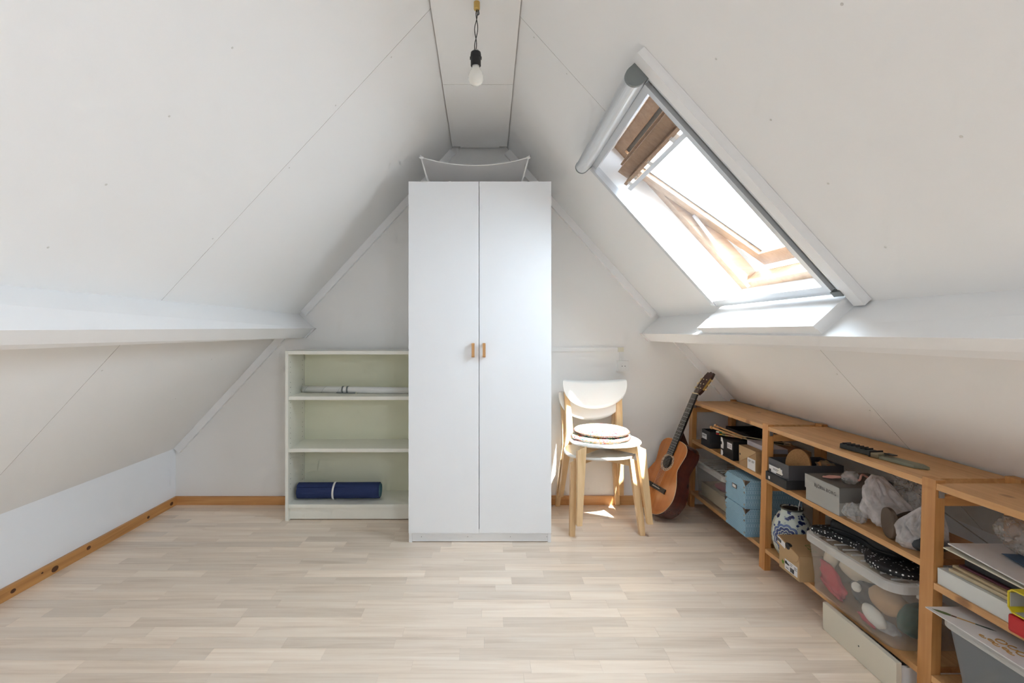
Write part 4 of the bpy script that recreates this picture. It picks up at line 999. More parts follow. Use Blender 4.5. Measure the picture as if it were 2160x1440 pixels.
# plastic bags
BAG = sheer('crinkled_carrier_plastic', (0.90, 0.89, 0.91), 0.44, 0.16, (0.98, 0.98, 0.98), 0.45, 0.7, 0.10)
BAGC = sheer('clear_crinkled_plastic', (0.75, 0.76, 0.76), 0.70, 0.12, (0.97, 0.97, 0.97), 0.2, 0.8, 0.1)
def bag(name, label, cat, c, rad, seed, mat, zmin, amp=.32, neck=None, sub=5, lim=None):
    bm = bmesh.new(); bmesh.ops.create_icosphere(bm, subdivisions=sub, radius=1.0); c = V(c)
    o_ = V((seed * 2.3, seed * 5.1, seed * .7)); random.seed(seed)
    planes = []
    for i in range(38):                                                   # taut facets of the crumpled film
        d_ = V((random.gauss(0, 1), random.gauss(0, 1), random.gauss(0, .8))).normalized(); planes.append((d_, random.uniform(.70, .98)))
    for v in bm.verts:
        n = v.co.normalized()
        k = min([1.12] + [dd / n.dot(d_) for d_, dd in planes if n.dot(d_) > .2])
        k += noise.noise(n * 1.4 + o_) * amp * .6
        k -= max(0, .10 - abs(noise.noise(V((n.x * 3.2, n.y * 3.2, n.z * 1.1)) + o_ * 2))) * 1.3     # pleats
        k += noise.noise(n * 9 + o_) * .012
        q = V((n.x * rad[0], n.y * rad[1], n.z * rad[2])) * k
        if neck and n.z > .35:
            w = ((n.z - .35) / .65) ** 1.3
            q = q.lerp(V((neck[0], neck[1], neck[2] + q.z)) + V((q.x, q.y, 0)) * .35, w * .85)
        v.co = c + q
    for v in bm.verts:
        v.co.z = max(v.co.z, zmin)
        if lim:
            def soft(x, lo, hi):
                m = .012
                if x < lo + m: x = lo + m - m * math.tanh((lo + m - x) / m)
                if x > hi - m: x = hi - m + m * math.tanh((x - hi + m) / m)
                return x
            v.co.x = soft(v.co.x, lim[0], lim[1]); v.co.y = soft(v.co.y, lim[2], lim[3]); v.co.z = min(v.co.z, soft(v.co.z, -9, lim[4]))
    return tag(obj(name, bm, mat, smooth=True), label, cat)
bag('plastic_bag', 'white crinkled carrier bag beside the light grey shoebox', 'plastic bag', (1.485, 1.80, Z1 + .075), (.095, .085, .085), 3, BAG, Z1 + .001, .3, (-.01, .05, .055), 5, (1.385, 1.66, 1.705, 1.898, .665))
bag('plastic_bag', 'limp clear bag lying at the foot of the white carrier bag', 'plastic bag', (1.425, 1.868, Z1 + .035), (.042, .055, .040), 7, BAGC, Z1 + .001, .3, None, 5, (1.372, 1.5, 1.8, 1.904, .6))
bag('plastic_bag', 'grey translucent bag behind the white carrier bag', 'plastic bag', (1.60, 1.79, Z1 + .12), (.065, .11, .085), 9, BAGC, Z1 + .001, .3, None, 5, (1.5, 1.672, 1.68, 1.9, .685))
bag('plastic_bag', 'white crinkled bag next to the front post of the middle bay', 'plastic bag', (1.46, 1.615, Z1 + .065), (.080, .070, .085), 13, BAG, Z1 + .001, .3, (.01, -.02, .04), 5, (1.375, 1.6, 1.552, 1.70, .64))
SOLE = plain('brown_rubber', (0.085, 0.06, 0.042), 0.6)
bm = prism(bmesh.new(), disc_pts(36, .050, .052, 0, 0, 2.2), lambda p: V((0, p[0], p[1])), lambda p: V((.016, p[0], p[1])))
xform(bm, Matrix.Translation((1.418, 1.708, Z1 + .054)) @ Matrix.Rotation(math.radians(-18), 4, 'Z'))
sho = thing('shoe', 'brown rubber-soled shoe lying between the two white bags', 'shoe', (1.47, 1.70, Z1))
obj('sole', bm, SOLE, sho, bevel=.004)
bm = bmesh.new(); blob('upper', (1.49, 1.695, Z1 + .05), (.07, .042, .045), plain('brown_leather', (0.05, 0.035, 0.025), .5), sho, 4, .15, zmin=Z1 + .001); bm.free()
tag(blob('dark_shoe', (1.455, 1.585, Z1 + .030), (.05, .028, .026), DARKC, None, 6, .15, zmin=Z1 + .002), 'dark rounded shoe showing through the bag by the front post', 'shoe')
# small clear bag with pink cord on the grey shoebox
zt2 = Z1 + .1125
sb = bag('small_bag', 'small clear bag lying on the light grey shoebox', 'plastic bag', (1.475, 1.955, zt2 + .026), (.040, .036, .034), 21, BAGC, zt2, .35, None, 3)
PINKC = plain('pink_cord', (0.52, 0.27, 0.22), 0.8)
pth = bez([(1.44, 2.03, zt2 + .006), (1.455, 1.995, zt2 + .014), (1.47, 1.96, zt2 + .030), (1.49, 1.93, zt2 + .022), (1.50, 1.925, zt2 + .046), (1.53, 1.92, zt2 + .028), (1.54, 1.915, zt2 + .01)], 5)
tag(obj('pink_cord', T(pth, .0042, 6), PINKC, smooth=True), 'pink cord coming out of the small clear bag on the grey shoebox', 'cord')
for k in range(3):
    o_ = .006 * (k - 1)
    tag(obj('cord_strand', T(bez([(1.428 + o_, 2.045 - abs(o_), zt2 + .004), (1.44, 2.015 + o_, zt2 + .008 + .003 * k), (1.46, 1.985, zt2 + .02)], 4), .003, 5), PINKC, smooth=True),
        ('left', 'middle', 'right')[k] + ' frayed pink strand at the end of the cord on the grey shoebox', 'cord', 'frayed pink strands')

# --- bay 2, bottom shelf
def delft():
    m, nt, b = new_mat('delft_glaze'); tc = N(nt, 'ShaderNodeTexCoord')
    # scattered flowers and leaves
    ns = N(nt, 'ShaderNodeTexNoise'); ns.inputs['Scale'].default_value = 45; nt.links.new(tc.outputs['Object'], ns.inputs['Vector'])
    md = N(nt, 'ShaderNodeMix', data_type='VECTOR'); md.inputs[0].default_value = 0.035
    nt.links.new(tc.outputs['Object'], md.inputs[4]); nt.links.new(ns.outputs['Color'], md.inputs[5])
    vo = N(nt, 'ShaderNodeTexVoronoi'); vo.inputs['Scale'].default_value = 38; nt.links.new(md.outputs[1], vo.inputs['Vector'])
    r = ramp(nt, [(0.30, (0.012, 0.02, 0.09)), (0.38, (0.06, 0.10, 0.26)), (0.46, (0.50, 0.56, 0.52))]); nt.links.new(vo.outputs['Distance'], r.inputs['Fac'])
    n2 = N(nt, 'ShaderNodeTexNoise'); n2.inputs['Scale'].default_value = 16; nt.links.new(tc.outputs['Object'], n2.inputs['Vector'])
    r2 = ramp(nt, [(0.38, (0, 0, 0)), (0.42, (1, 1, 1))]); nt.links.new(n2.outputs['Fac'], r2.inputs['Fac'])
    mx = N(nt, 'ShaderNodeMix', data_type='RGBA'); mx.inputs[6].default_value = (0.50, 0.56, 0.52, 1)
    nt.links.new(r2.outputs['Color'], mx.inputs[0]); nt.links.new(r.outputs['Color'], mx.inputs[7])
    # scalloped medallion on the belly
    pc = (-0.064, -0.053, 0.105)
    dist = N(nt, 'ShaderNodeVectorMath', operation='DISTANCE'); nt.links.new(tc.outputs['Object'], dist.inputs[0]); dist.inputs[1].default_value = pc
    sub = N(nt, 'ShaderNodeVectorMath', operation='SUBTRACT'); nt.links.new(tc.outputs['Object'], sub.inputs[0]); sub.inputs[1].default_value = pc
    tang = N(nt, 'ShaderNodeVectorMath', operation='DOT_PRODUCT'); nt.links.new(sub.outputs[0], tang.inputs[0]); tang.inputs[1].default_value = (0.707, -0.707, 0)
    sx = N(nt, 'ShaderNodeSeparateXYZ'); nt.links.new(sub.outputs[0], sx.inputs[0])
    at = N(nt, 'ShaderNodeMath', operation='ARCTAN2'); nt.links.new(sx.outputs['Z'], at.inputs[0]); nt.links.new(tang.outputs['Value'], at.inputs[1])
    m9 = N(nt, 'ShaderNodeMath', operation='MULTIPLY'); m9.inputs[1].default_value = 5.5; nt.links.new(at.outputs[0], m9.inputs[0])
    sn = N(nt, 'ShaderNodeMath', operation='SINE'); nt.links.new(m9.outputs[0], sn.inputs[0])
    ab = N(nt, 'ShaderNodeMath', operation='ABSOLUTE'); nt.links.new(sn.outputs[0], ab.inputs[0])
    mu = N(nt, 'ShaderNodeMath', operation='MULTIPLY_ADD'); mu.inputs[1].default_value = -0.007; nt.links.new(ab.outputs[0], mu.inputs[0]); nt.links.new(dist.outputs['Value'], mu.inputs[2])
    rr = ramp(nt, [(0.0, (0.01, 0.02, 0.09)), (0.012, (0.5, 0.55, 0.52)), (0.016, (0.02, 0.035, 0.13)), (0.026, (0.5, 0.55, 0.52)), (0.030, (0.03, 0.05, 0.17)), (0.042, (0.5, 0.56, 0.54)), (0.046, (0.09, 0.14, 0.30)), (0.056, (0.5, 0.56, 0.54))])
    rr.color_ramp.interpolation = 'CONSTANT'; nt.links.new(mu.outputs[0], rr.inputs['Fac'])
    lt = N(nt, 'ShaderNodeMath', operation='LESS_THAN'); lt.inputs[1].default_value = 0.058; nt.links.new(mu.outputs[0], lt.inputs[0])
    m3 = N(nt, 'ShaderNodeMix', data_type='RGBA'); nt.links.new(lt.outputs[0], m3.inputs[0]); nt.links.new(mx.outputs[2], m3.inputs[6]); nt.links.new(rr.outputs['Color'], m3.inputs[7])
    nt.links.new(m3.outputs[2], b.inputs['Base Color']); b.inputs['Roughness'].default_value = 0.15; b.inputs['Coat Weight'].default_value = .4
    return m
DELFT = delft()
vs_ = thing('ginger_jar', 'ribbed blue and white Delft pottery jar on the bottom shelf', 'vase', (1.468, 2.318, .1105))
prof = [(.045, 0), (.058, .006), (.074, .035), (.084, .075), (.0855, .105), (.080, .145), (.068, .180), (.052, .205), (.044, .214), (.044, .224), (.047, .229), (.043, .231), (.039, .226), (.038, .205)]
bm = lathe(bmesh.new(), prof, (1.468, 2.318, .1105), 96, lambda a, z: 1 + (.022 * (abs(math.sin(a * 9)) - .5) * min(1, max(0, (.200 - z) / .03)) if z > .005 else 0), True, True)
obj('jar_body', bm, DELFT, vs_, smooth=True)
obj('neck_rim', tube(bmesh.new(), [V((1.468 + .0455 * math.cos(2 * math.pi * k / 36), 2.318 + .0455 * math.sin(2 * math.pi * k / 36), .1105 + .2275)) for k in range(37)], .004, 8), plain('dark_glaze', (0.05, 0.055, 0.055), .2), vs_, smooth=True)
bm = lathe(bmesh.new(), [(.0385, .2265), (.0375, .2260)], (1.468, 2.318, .1105), 30); obj('mouth', bm, BLACK, vs_)
tag(obj('thin_cord', T([(1.478, 2.290, .31), (1.482, 2.286, .36), (1.49, 2.275, .4345)], .0013, 5), WHITEP), 'thin white cord hanging down into the Delft jar', 'cord')

# kraft shoebox with a lifted lid
t = thing('shoe_box', 'brown kraft shoebox with green print and barcode labels, in front of the Delft jar', 'box', (1.48, 2.14, .1105))
kx, ky0, ky1, kz = 1.345, 2.072, 2.214, .1105
carton(t, kx, kx + .28, ky0, ky1, kz, kz + .108, KRAFTL)
lm = Matrix.Translation((kx, ky0, kz + .110)) @ Matrix.Rotation(math.radians(12.5), 4, 'X') @ Matrix.Translation((-kx, -ky0, -(kz + .110)))
ld = obj('lid', xform(B(kx - .003, kx + .283, ky0 - .003, ky1 + .004, kz + .110, kz + .112), lm), KRAFT, t)
bm = prism(bmesh.new(), [(ky0 - .003, kz + .110), (ky1 + .004, kz + .110), (ky1 + .004, kz + .072), (ky1 - .05, kz + .066), (ky0 + .012, kz + .072), (ky0 - .001, kz + .088)], lambda p: (kx - .0045, p[0], p[1]), lambda p: (kx - .0030, p[0], p[1]))
obj('lid_flap', xform(bm, lm), KRAFTL, ld)
obj('lid_side', xform(B(kx - .003, kx + .283, ky1 + .0045, ky1 + .006, kz + .078, kz + .112), lm), KRAFTL, ld)
bm = prism(bmesh.new(), disc_pts(20, .017, .013), lambda p: (kx - .0052, ky0 + .075 + p[0], kz + .105 + p[1]), lambda p: (kx - .0046, ky0 + .075 + p[0], kz + .105 + p[1])); obj('finger_hole', xform(bm, lm), BLACK, ld)
bm = prism(bmesh.new(), disc_pts(20, .012, .016), lambda p: (kx - .003 + max(0, p[0] + .003), ky0 + .075 + p[1], kz + .1122), lambda p: (kx - .003 + max(0, p[0] + .003), ky0 + .075 + p[1], kz + .1128)); obj('finger_hole', xform(bm, lm), BLACK, ld)
obj('paper_label', xform(B(kx - .0052, kx - .0046, ky0 + .088, ky1 + .002, kz + .082, kz + .107), lm), LABEL, ld)
bm = bmesh.new(); random.seed(8)
for k in range(11): box(bm, kx - .0058, kx - .0052, ky0 + .118 + k * .0024, ky0 + .118 + k * .0024 + random.uniform(.0007, .0018), kz + .087, kz + .102)
tag(obj('barcode', xform(bm, lm), INK, ld), kind='stuff')
decal(t, 'paper_label', LABEL, kx - .0002, ky0 + .012, ky0 + .100, kz + .012, kz + .056)
barcode(t, kx - .0002, ky0 + .034, ky0 + .062, kz + .015, kz + .034, 11)
lines(t, kx - .0002, ky0 + .045, ky0 + .062, (kz + .049, kz + .042)); lines(t, kx - .0002, ky0 + .016, ky0 + .034, (kz + .046, kz + .041, kz + .036)); lines(t, kx - .0002, ky0 + .070, ky0 + .092, (kz + .018, kz + .022))
bm = prism(bmesh.new(), [(.098, .036), (.070, .036), (.066, .040), (.080, .044), (.088, .050), (.098, .047)], lambda p: (kx - .0013, ky0 + p[0], kz + p[1]), lambda p: (kx - .0007, ky0 + p[0], kz + p[1])); obj('printed_shoe', bm, INK, t)
GRN = plain('leaf_green_ink', (0.12, 0.27, 0.02), 0.7)
star = [((.0115 if k % 2 == 0 else .0055) * math.cos(math.pi * k / 5), (.0115 if k % 2 == 0 else .0055) * math.sin(math.pi * k / 5)) for k in range(10)]
bm = prism(bmesh.new(), star, lambda p: (kx - .0006, ky0 + .114 + p[0], kz + .034 + p[1]), lambda p: (kx - .0001, ky0 + .114 + p[0], kz + .034 + p[1])); obj('leaf_mark', bm, GRN, t)
TOPM = Matrix(((-1, 0, 0, 0), (0, 1, 0, 0), (0, 0, 1, 0), (0, 0, 0, 1)))
OLIVE = plain('olive_ink', (0.13, 0.15, 0.03), 0.7)
text_mesh('lettering', 'sta', .052, lm @ Matrix.Translation((kx + .075, ky0 + .048, kz + .1123)) @ Matrix.Rotation(math.pi / 2, 4, 'Z'), OLIVE, ld)

# large clear storage box with toys
t = thing('storage_box', 'large clear lidded storage box of soft toys on the bottom shelf of the middle bay', 'storage box', (1.51, 1.83, .1105))
tote(t, 1.346, 1.672, 1.600, 2.064, .1105, .342, tap=.026, r=.045)
ZI = .122
def slab(pts, x0, x1): return prism(bmesh.new(), pts, lambda p: (x0, p[0], p[1]), lambda p: (x1, p[0], p[1]))
tag(blob('red_felt', (1.395, 1.945, .190), (.010, .076, .040), REDF, None, 41, .55, 2.4, rot=.42), 'larger red felt piece pressed against the front of the toy box', 'felt')
tag(blob('red_felt', (1.400, 1.955, .143), (.008, .062, .014), REDF, None, 43, .5, 2.4, zmin=ZI, rot=.22), 'narrow red felt strip low in the left end of the toy box', 'felt')
tag(blob('red_felt', (1.392, 1.765, .131), (.006, .040, .009), REDF, None, 45, .5, 2.4, rot=.18), 'small red felt scrap under the white toy paw in the toy box', 'felt')
tag(blob('soft_toy', (1.42, 1.985, .255), (.02, .030, .062), CREAM, None, 3, .12, rot=.35), 'long cream plush ear at the left end of the toy box', 'soft toy')
tag(blob('soft_toy', (1.47, 1.90, .255), (.055, .075, .05), CREAM, None, 11, .2), 'pale beige plush bundle in the middle of the toy box', 'soft toy')
tag(blob('soft_toy', (1.45, 1.74, .215), (.045, .072, .045), TAN, None, 15, .15), 'tan plush animal behind the white paw in the toy box', 'soft toy')
tag(blob('soft_toy', (1.398, 1.822, .222), (.014, .018, .018), WPL, None, 16, .12), 'small round white plush ball near the middle of the toy box', 'soft toy')
tag(blob('soft_toy', (1.402, 1.745, .158), (.022, .050, .030), WPL, None, 17, .12, rot=.25), 'big white plush paw low in the right half of the toy box', 'soft toy')
tag(blob('dark_cloth', (1.46, 1.84, .185), (.045, .07, .05), DARKC, None, 18, .2, zmin=ZI), 'dark grey cloth between the red felt and the white paw', 'cloth')
tag(blob('green_cloth', (1.48, 1.665, .19), (.06, .030, .06), GREENC, None, 19, .2, zmin=ZI), 'bottle green cloth at the near end of the toy box', 'cloth')
bag('plastic_wrap', 'crumpled white plastic wrap along the bottom of the toy box', 'plastic wrap', (1.43, 1.74, .130), (.035, .085, .018), 25, BAG, ZI, .3, None, 3)
# dotted black neoprene pieces on the lid
def dots():
    m, nt, b = new_mat('black_dotted_neoprene'); tc = N(nt, 'ShaderNodeTexCoord')
    vo = N(nt, 'ShaderNodeTexVoronoi'); vo.inputs['Scale'].default_value = 85; vo.inputs['Randomness'].default_value = 0.45; nt.links.new(tc.outputs['Object'], vo.inputs['Vector'])
    r = ramp(nt, [(0.25, (0.75, 0.75, 0.75)), (0.29, (0.010, 0.010, 0.011))]); nt.links.new(vo.outputs['Distance'], r.inputs['Fac'])
    nt.links.new(r.outputs['Color'], b.inputs['Base Color']); b.inputs['Roughness'].default_value = 0.7; return m
DOTS = dots()
NEO = plain('black_neoprene', (0.010, 0.010, 0.011), 0.75)
def pad(pts, z0, z1, mat, name, parent, n=3, inset=.012):
    c = V((sum(p[0] for p in pts) / len(pts), sum(p[1] for p in pts) / len(pts), 0))
    cl = bez([(p[0], p[1], 0) for p in pts] + [(pts[0][0], pts[0][1], 0)], n)[:-1]
    bm = bmesh.new(); rs = []
    for k, zz in ((.96, 0), (1, .3), (1, .65), (.96, .92), (.90, 1.0)):
        rs.append([V((c.x + (p.x - c.x) * k, c.y + (p.y - c.y) * k, z0 + (z1 - z0) * zz)) for p in cl])
    rings(bm, rs); return obj(name, bm, mat, parent, smooth=True)
nb = thing('neoprene_bag', 'black neoprene bag with rows of white dots lying on the toy box', 'bag', (1.50, 1.83, .343))
pad([(1.372, 2.045), (1.385, 2.00), (1.408, 1.955), (1.425, 1.91), (1.432, 1.87), (1.428, 1.83), (1.412, 1.80), (1.392, 1.775), (1.382, 1.735), (1.385, 1.69), (1.400, 1.655), (1.44, 1.628), (1.50, 1.62), (1.58, 1.66), (1.60, 1.80), (1.58, 1.95), (1.52, 2.045), (1.44, 2.062), (1.395, 2.062)], .3435, .366, DOTS, 'dotted_panel', nb, 3)
pad([(1.418, 1.985), (1.432, 1.93), (1.446, 1.88), (1.448, 1.84), (1.440, 1.81), (1.442, 1.775), (1.462, 1.74), (1.51, 1.72), (1.56, 1.72), (1.60, 1.80), (1.58, 1.95), (1.52, 2.01), (1.45, 2.02)], .3655, .412, NEO, 'padded_flap', nb, 3)
obj('edge_cord', T(bez([(1.412, 1.985, .380), (1.427, 1.93, .386), (1.441, 1.88, .386), (1.443, 1.84, .385), (1.435, 1.805, .384), (1.44, 1.765, .382), (1.47, 1.73, .38)], 4), .004, 6), NEO, nb, smooth=True)

# white drawer pushed under the bottom shelf
t = thing('low_drawer', 'low white drawer on the floor, pulled out from under the middle bay', 'drawer', (1.5, 1.75, 0))
dm = Matrix.Translation((1.345, 1.75, 0)) @ Matrix.Rotation(math.radians(-1.5), 4, 'Z') @ Matrix.Translation((-1.345, -1.75, 0))
OFFW = plain('offwhite_foil', (0.64, 0.60, 0.50), 0.5)
fr = obj('drawer_front', xform(B(1.340, 1.358, 1.572, 1.928, 0.001, .1075), dm), OFFW, t, bevel=.001, seg=1)
bm = lathe(bmesh.new(), [(.0028, 0), (.0026, .0006)], n=10); xform(bm, dm @ Matrix.Translation((1.3396, 1.735, .056)) @ Matrix.Rotation(-math.pi / 2, 4, 'Y')); obj('knob_hole', bm, BLACK, fr)
bm = bmesh.new()
for q in ((1.3585, 1.60, 1.592, 1.604, .004, .078), (1.3585, 1.60, 1.90, 1.912, .004, .078), (1.588, 1.60, 1.604, 1.90, .004, .078), (1.3585, 1.588, 1.604, 1.90, .004, .010)): box(bm, *q)
obj('drawer_box', xform(bm, dm), WHITEP, t)

# --- knife on the top boards
ZT = .7135
OLV = plain('olive_sheath', (0.21, 0.21, 0.15), 0.65, 0.1, 150, 0.1)
kn = thing('sheathed_knife', 'sheathed knife with a ridged black handle lying on top of the shelves', 'knife', (1.47, 1.78, ZT))
km = Matrix.Translation((1.452, 1.955, ZT)) @ Matrix.Rotation(math.radians(8), 4, 'Z')
def K(bm): return xform(bm, km)
bm = prism(bmesh.new(), [(-.022, -.165), (.026, -.165), (.032, -.285), (.012, -.320), (-.020, -.290)], lambda p: (p[0], p[1], .0005), lambda p: (p[0] * .9, p[1], .011)); obj('sheath', K(bm), OLV, kn, bevel=.002)
obj('sheath_strap', K(B(-.026, .028, -.165, -.135, .0005, .017)), plain('khaki_strap', (0.23, 0.19, 0.12), .8), kn, bevel=.003)
bm = prism(bmesh.new(), [(-.02, .005), (.018, .012), (.024, -.02), (.024, -.134), (-.02, -.134)], lambda p: (p[0], p[1], .0005), lambda p: (p[0] * .85, p[1], .020)); hd_ = obj('handle', K(bm), plain('dark_rubber_grip', (0.03, 0.032, 0.028), .6), kn, bevel=.004)
for k in range(6): obj('grip_rib', K(B(-.018, .020, -.012 - .019 * k, -.006 - .019 * k, .0195, .0245)), BLACK, hd_, bevel=.001, seg=1)
obj('guard', K(B(-.030, .030, -.137, -.131, .001, .022)), BLACK, kn, bevel=.001, seg=1)
obj('clip', K(B(.0, .022, -.20, -.166, .0175, .021)), BLACK, kn, bevel=.001, seg=1)

# --- bay 3, middle shelf
f3 = FX(.41); Z3 = .4055
PAPER = plain('white_paper', (0.62, 0.61, 0.61), 0.7, 0.02, 80, 0.03)
t = thing('flat_box', 'shallow white box under a pile of notebooks in the nearest bay', 'box', (1.52, 1.38, Z3))
carton(t, f3 + .008, f3 + .24, 1.268, 1.497, Z3, Z3 + .049, plain('white_card', (0.60, 0.62, 0.60), .6))
zz = Z3 + .050
CRE = plain('cream_pages', (0.50, 0.41, 0.27), .8)
def sheet(name, label, cat, x0, x1, y0, y1, z0, th, mat, rz=0.0, tilt=0.0, group=None):
    c = V(((x0 + x1) / 2, (y0 + y1) / 2, z0))
    bm = xform(B(x0, x1, y0, y1, z0, z0 + th), Matrix.Translation(c) @ Matrix.Rotation(rz, 4, 'Z') @ Matrix.Rotation(tilt, 4, 'X') @ Matrix.Translation(-c))
    return tag(obj(name, bm, mat, bevel=min(.0012, th / 4), seg=1), label, cat, group)
sheet('notebook', 'cream notebook lying directly on the white box', 'notebook', 1.412, 1.60, 1.27, 1.475, zz, .010, CRE, .03)
sheet('notebook', 'thin beige notebook just above the cream one', 'notebook', 1.418, 1.60, 1.275, 1.47, zz + .0115, .008, plain('tan_pages', (0.42, 0.32, 0.19), .8), -.03)
sheet('notebook', 'thin maroon notebook in the pile on the white box', 'notebook', 1.43, 1.61, 1.275, 1.462, zz + .0205, .006, plain('maroon_cover', (0.09, 0.02, 0.03), .6), .02)
sheet('notebook', 'thick black notebook in the pile on the white box', 'notebook', 1.438, 1.62, 1.28, 1.452, zz + .0275, .027, BLKC, .0)
sheet('paper_folder', 'cream paper folder poking out under the white folder', 'folder', 1.398, 1.62, 1.20, 1.478, zz + .0615, .004, plain('cream_folder', (0.60, 0.57, 0.46), .7), .02, .05)
sheet('paper_folder', 'large white paper folder on top of the pile', 'folder', 1.402, 1.63, 1.195, 1.468, zz + .0735, .004, PAPER, -.02, .07)
zl = zz + .0835
sheet('leaflet', 'dark blue leaflet lying on the white folder', 'leaflet', 1.475, 1.60, 1.235, 1.385, zl + .001, .0015, plain('blue_print', (0.05, 0.10, 0.17), .5), -.12, .07)
sheet('leaflet', 'yellow-green leaflet lying beside the blue one on the white folder', 'leaflet', 1.53, 1.66, 1.20, 1.36, zl + .0035, .0015, plain('lime_print', (0.42, 0.42, 0.05), .5), .10, .07)
YEL = plain('yellow_plastic', (0.62, 0.50, 0.02), 0.4)
t = thing('ring_binder', 'yellow ring binder lying open-ended at the front of the nearest bay', 'binder', (1.46, 1.2, zz))
yb0, yb1, xb = 1.02, 1.262, 1.362
zb0 = Z3 + .051
o8 = [(yb1, .012), (yb1, .052), (yb1 - .010, .062), (yb0, .062), (yb0, .0), (yb1 - .010, .0)]
bm = bmesh.new()
for i in range(len(o8)):
    (a0, b0), (a1, b1) = o8[i], o8[(i + 1) % len(o8)]
    d_ = V((a1 - a0, b1 - b0)).normalized(); n_ = V((-d_.y, d_.x)) * .003
    cy_, cz_ = (yb0 + yb1) / 2, .031
    if n_.dot(V((cy_ - a0, cz_ - b0))) < 0: n_ = -n_
    hexa(bm, [(xb, a0, zb0 + b0), (xb, a1, zb0 + b1), (xb, a1 + n_.x, zb0 + b1 + n_.y), (xb, a0 + n_.x, zb0 + b0 + n_.y), (xb + .24, a0, zb0 + b0), (xb + .24, a1, zb0 + b1), (xb + .24, a1 + n_.x, zb0 + b1 + n_.y), (xb + .24, a0 + n_.x, zb0 + b0 + n_.y)])
obj('cover', bm, YEL, t)
obj('liner', B(xb + .06, xb + .235, yb0 + .005, yb1 - .006, zb0 + .006, zb0 + .056), GREYC, t)
obj('lining_sheet', B(xb + .003, xb + .0595, yb0 + .005, yb1 - .016, zb0 + .0035, zb0 + .0045), GREYC, t)
obj('lining_sheet', B(xb + .003, xb + .0595, yb1 - .005, yb1 - .0035, zb0 + .014, zb0 + .050), GREYC, t)
obj('ring', xform(yring(.016, .0185, 0, .003, 0, 24), Matrix.Translation((xb + .05, yb1 - .075, zb0 + .030)) @ Matrix.Rotation(math.pi / 2, 4, 'Z')), STEEL, t, smooth=True)
obj('paper_edge', B(xb + .01, xb + .09, yb0 + .01, yb1 - .085, zb0 + .016, zb0 + .030), PAPER, t, bevel=.002)
t = thing('red_binder', 'red binder lying below the yellow one at the right edge of the nearest bay', 'binder', (1.46, 1.15, Z3))
obj('cover', xform(B(1.362, 1.60, 1.02, 1.262, Z3 + .0005, Z3 + .046), Matrix.Identity(4)), plain('red_plastic', (0.45, 0.008, 0.012), .4), t, bevel=.006)
obj('pages', B(1.366, 1.598, 1.03, 1.05, Z3 + .008, Z3 + .038), PAPER, t)
bag('plastic_bag', 'grey crinkled plastic bag pushed to the back of the nearest bay', 'plastic bag', (1.575, 1.39, .590), (.085, .105, .068), 31, BAGC, .545, .25, None, 5, (1.48, 1.685, 1.22, 1.498, .688))
tag(blob('dark_bundle', (1.645, 1.40, .50), (.032, .09, .055), DARKC, None, 33, .2, zmin=Z3 + .001), 'dark bundle behind the pile of notebooks in the nearest bay', 'bundle')

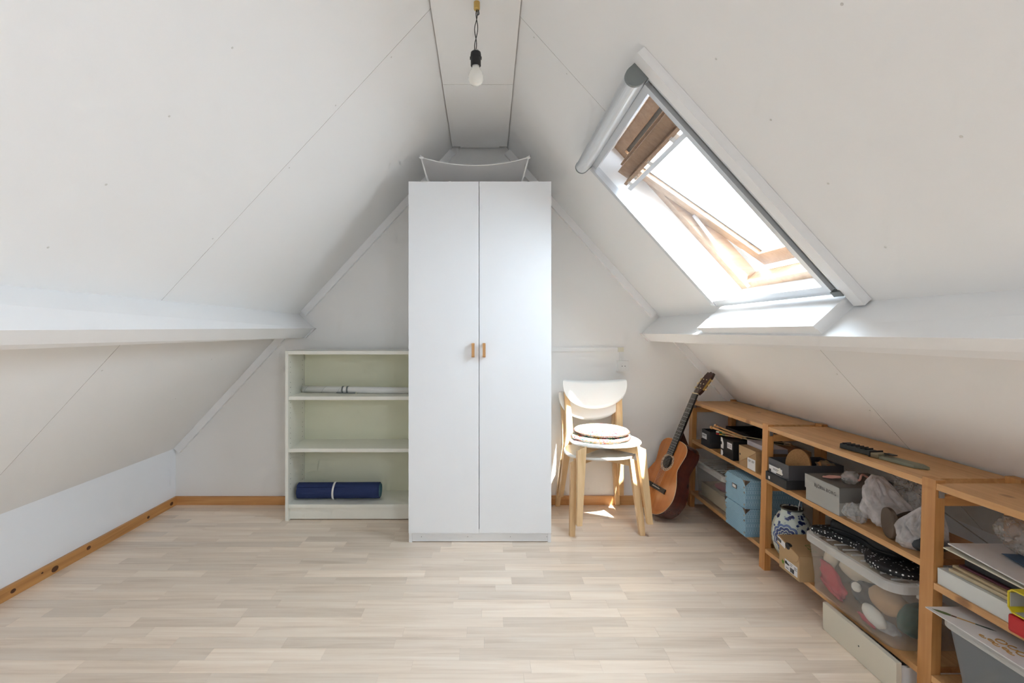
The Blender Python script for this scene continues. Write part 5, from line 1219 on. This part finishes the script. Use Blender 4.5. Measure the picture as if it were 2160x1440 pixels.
# --- bay 3, bottom shelf
TOTEG = sheer('grey_clear_plastic', (0.30, 0.33, 0.36), 0.25, 0.35, (0.9, 0.92, 0.94), 0.3, 0.5)
t = thing('storage_box', 'grey clear storage box under a printed card in the nearest bay', 'storage box', (1.5, 1.2, .1185))
tote(t, 1.345, 1.668, 0.94, 1.445, .1185, .352, tap=.034, r=.04, mat=TOTEG, lid=True, clips=False)
ribm = plain('beige_stripe', (0.45, 0.36, 0.26), .8)
st = tag(obj('beige_cloth', B(1.405, 1.60, 1.02, 1.37, .128, .235), BEIGE, bevel=.01), 'beige cloth showing in the bottom of the grey storage box', 'cloth')
for k in range(5):
    obj('shade_bar', B(1.4035, 1.4049, 1.33 - .022 * k, 1.337 - .022 * k, .14, .222 - .006 * k), plain('shade_grey_%d' % k, (0.2, 0.2, 0.2), .8), st)  # grey bars paint the shadow stripes of the box front onto the cloth
t = thing('printed_card', 'white printed card with a paintbrush picture lying on the grey storage box', 'card', (1.45, 1.25, .3555))
obj('card', B(1.326, 1.60, 1.02, 1.458, .3530, .3555), PAPER, t)
def flat(name, pts, mat, dz=0.0): obj(name, prism(bmesh.new(), pts, lambda p: (p[0], p[1], .3556 + dz), lambda p: (p[0], p[1], .3560 + dz)), mat, t)
a0, ax = V((1.336, 1.447)), V((.058, -.082)).normalized(); nx = V((-ax.y, ax.x))
def along(u, w): q = a0 + ax * u + nx * w; return (q.x, q.y)
flat('brush_bristles', [along(0, 0), along(.012, .006), along(.030, .008), along(.042, .005), along(.042, -.005), along(.030, -.008), along(.012, -.006)], plain('bristle_green', (0.10, 0.14, 0.05), .7))
flat('brush_ferrule', [along(.0425, .005), along(.054, .0035), along(.054, -.0035), along(.0425, -.005)], plain('ferrule_brown', (0.13, 0.06, 0.03), .6))
flat('brush_handle', [along(.0545, .0035), along(.092, .003), along(.092, -.003), along(.0545, -.0035)], plain('handle_ochre', (0.50, 0.29, 0.09), .6))
flat('brush_tip', [along(.0925, .003), along(.12, .004), along(.135, 0), along(.12, -.004), along(.0925, -.003)], plain('handle_green', (0.03, 0.06, 0.04), .6))
GOLD = plain('gold_ink', (0.42, 0.22, 0.05), .5)
for k, (cx_, cy_, rx, ry) in enumerate(((1.352, 1.315, .004, .008), (1.356, 1.297, .004, .007), (1.352, 1.280, .005, .008), (1.357, 1.262, .004, .007), (1.353, 1.246, .004, .008), (1.378, 1.292, .010, .011), (1.382, 1.266, .009, .010), (1.378, 1.242, .010, .010), (1.384, 1.218, .009, .009))):
    bm = bmesh.new(); R_ = [V((cx_ + rx * math.cos(2 * math.pi * i / 18), cy_ + ry * math.sin(2 * math.pi * i / 18), .3562)) for i in range(18 + (0 if k % 2 else -3))]
    obj('gold_swirl', tube(bm, R_, .0016, 5), GOLD, t)
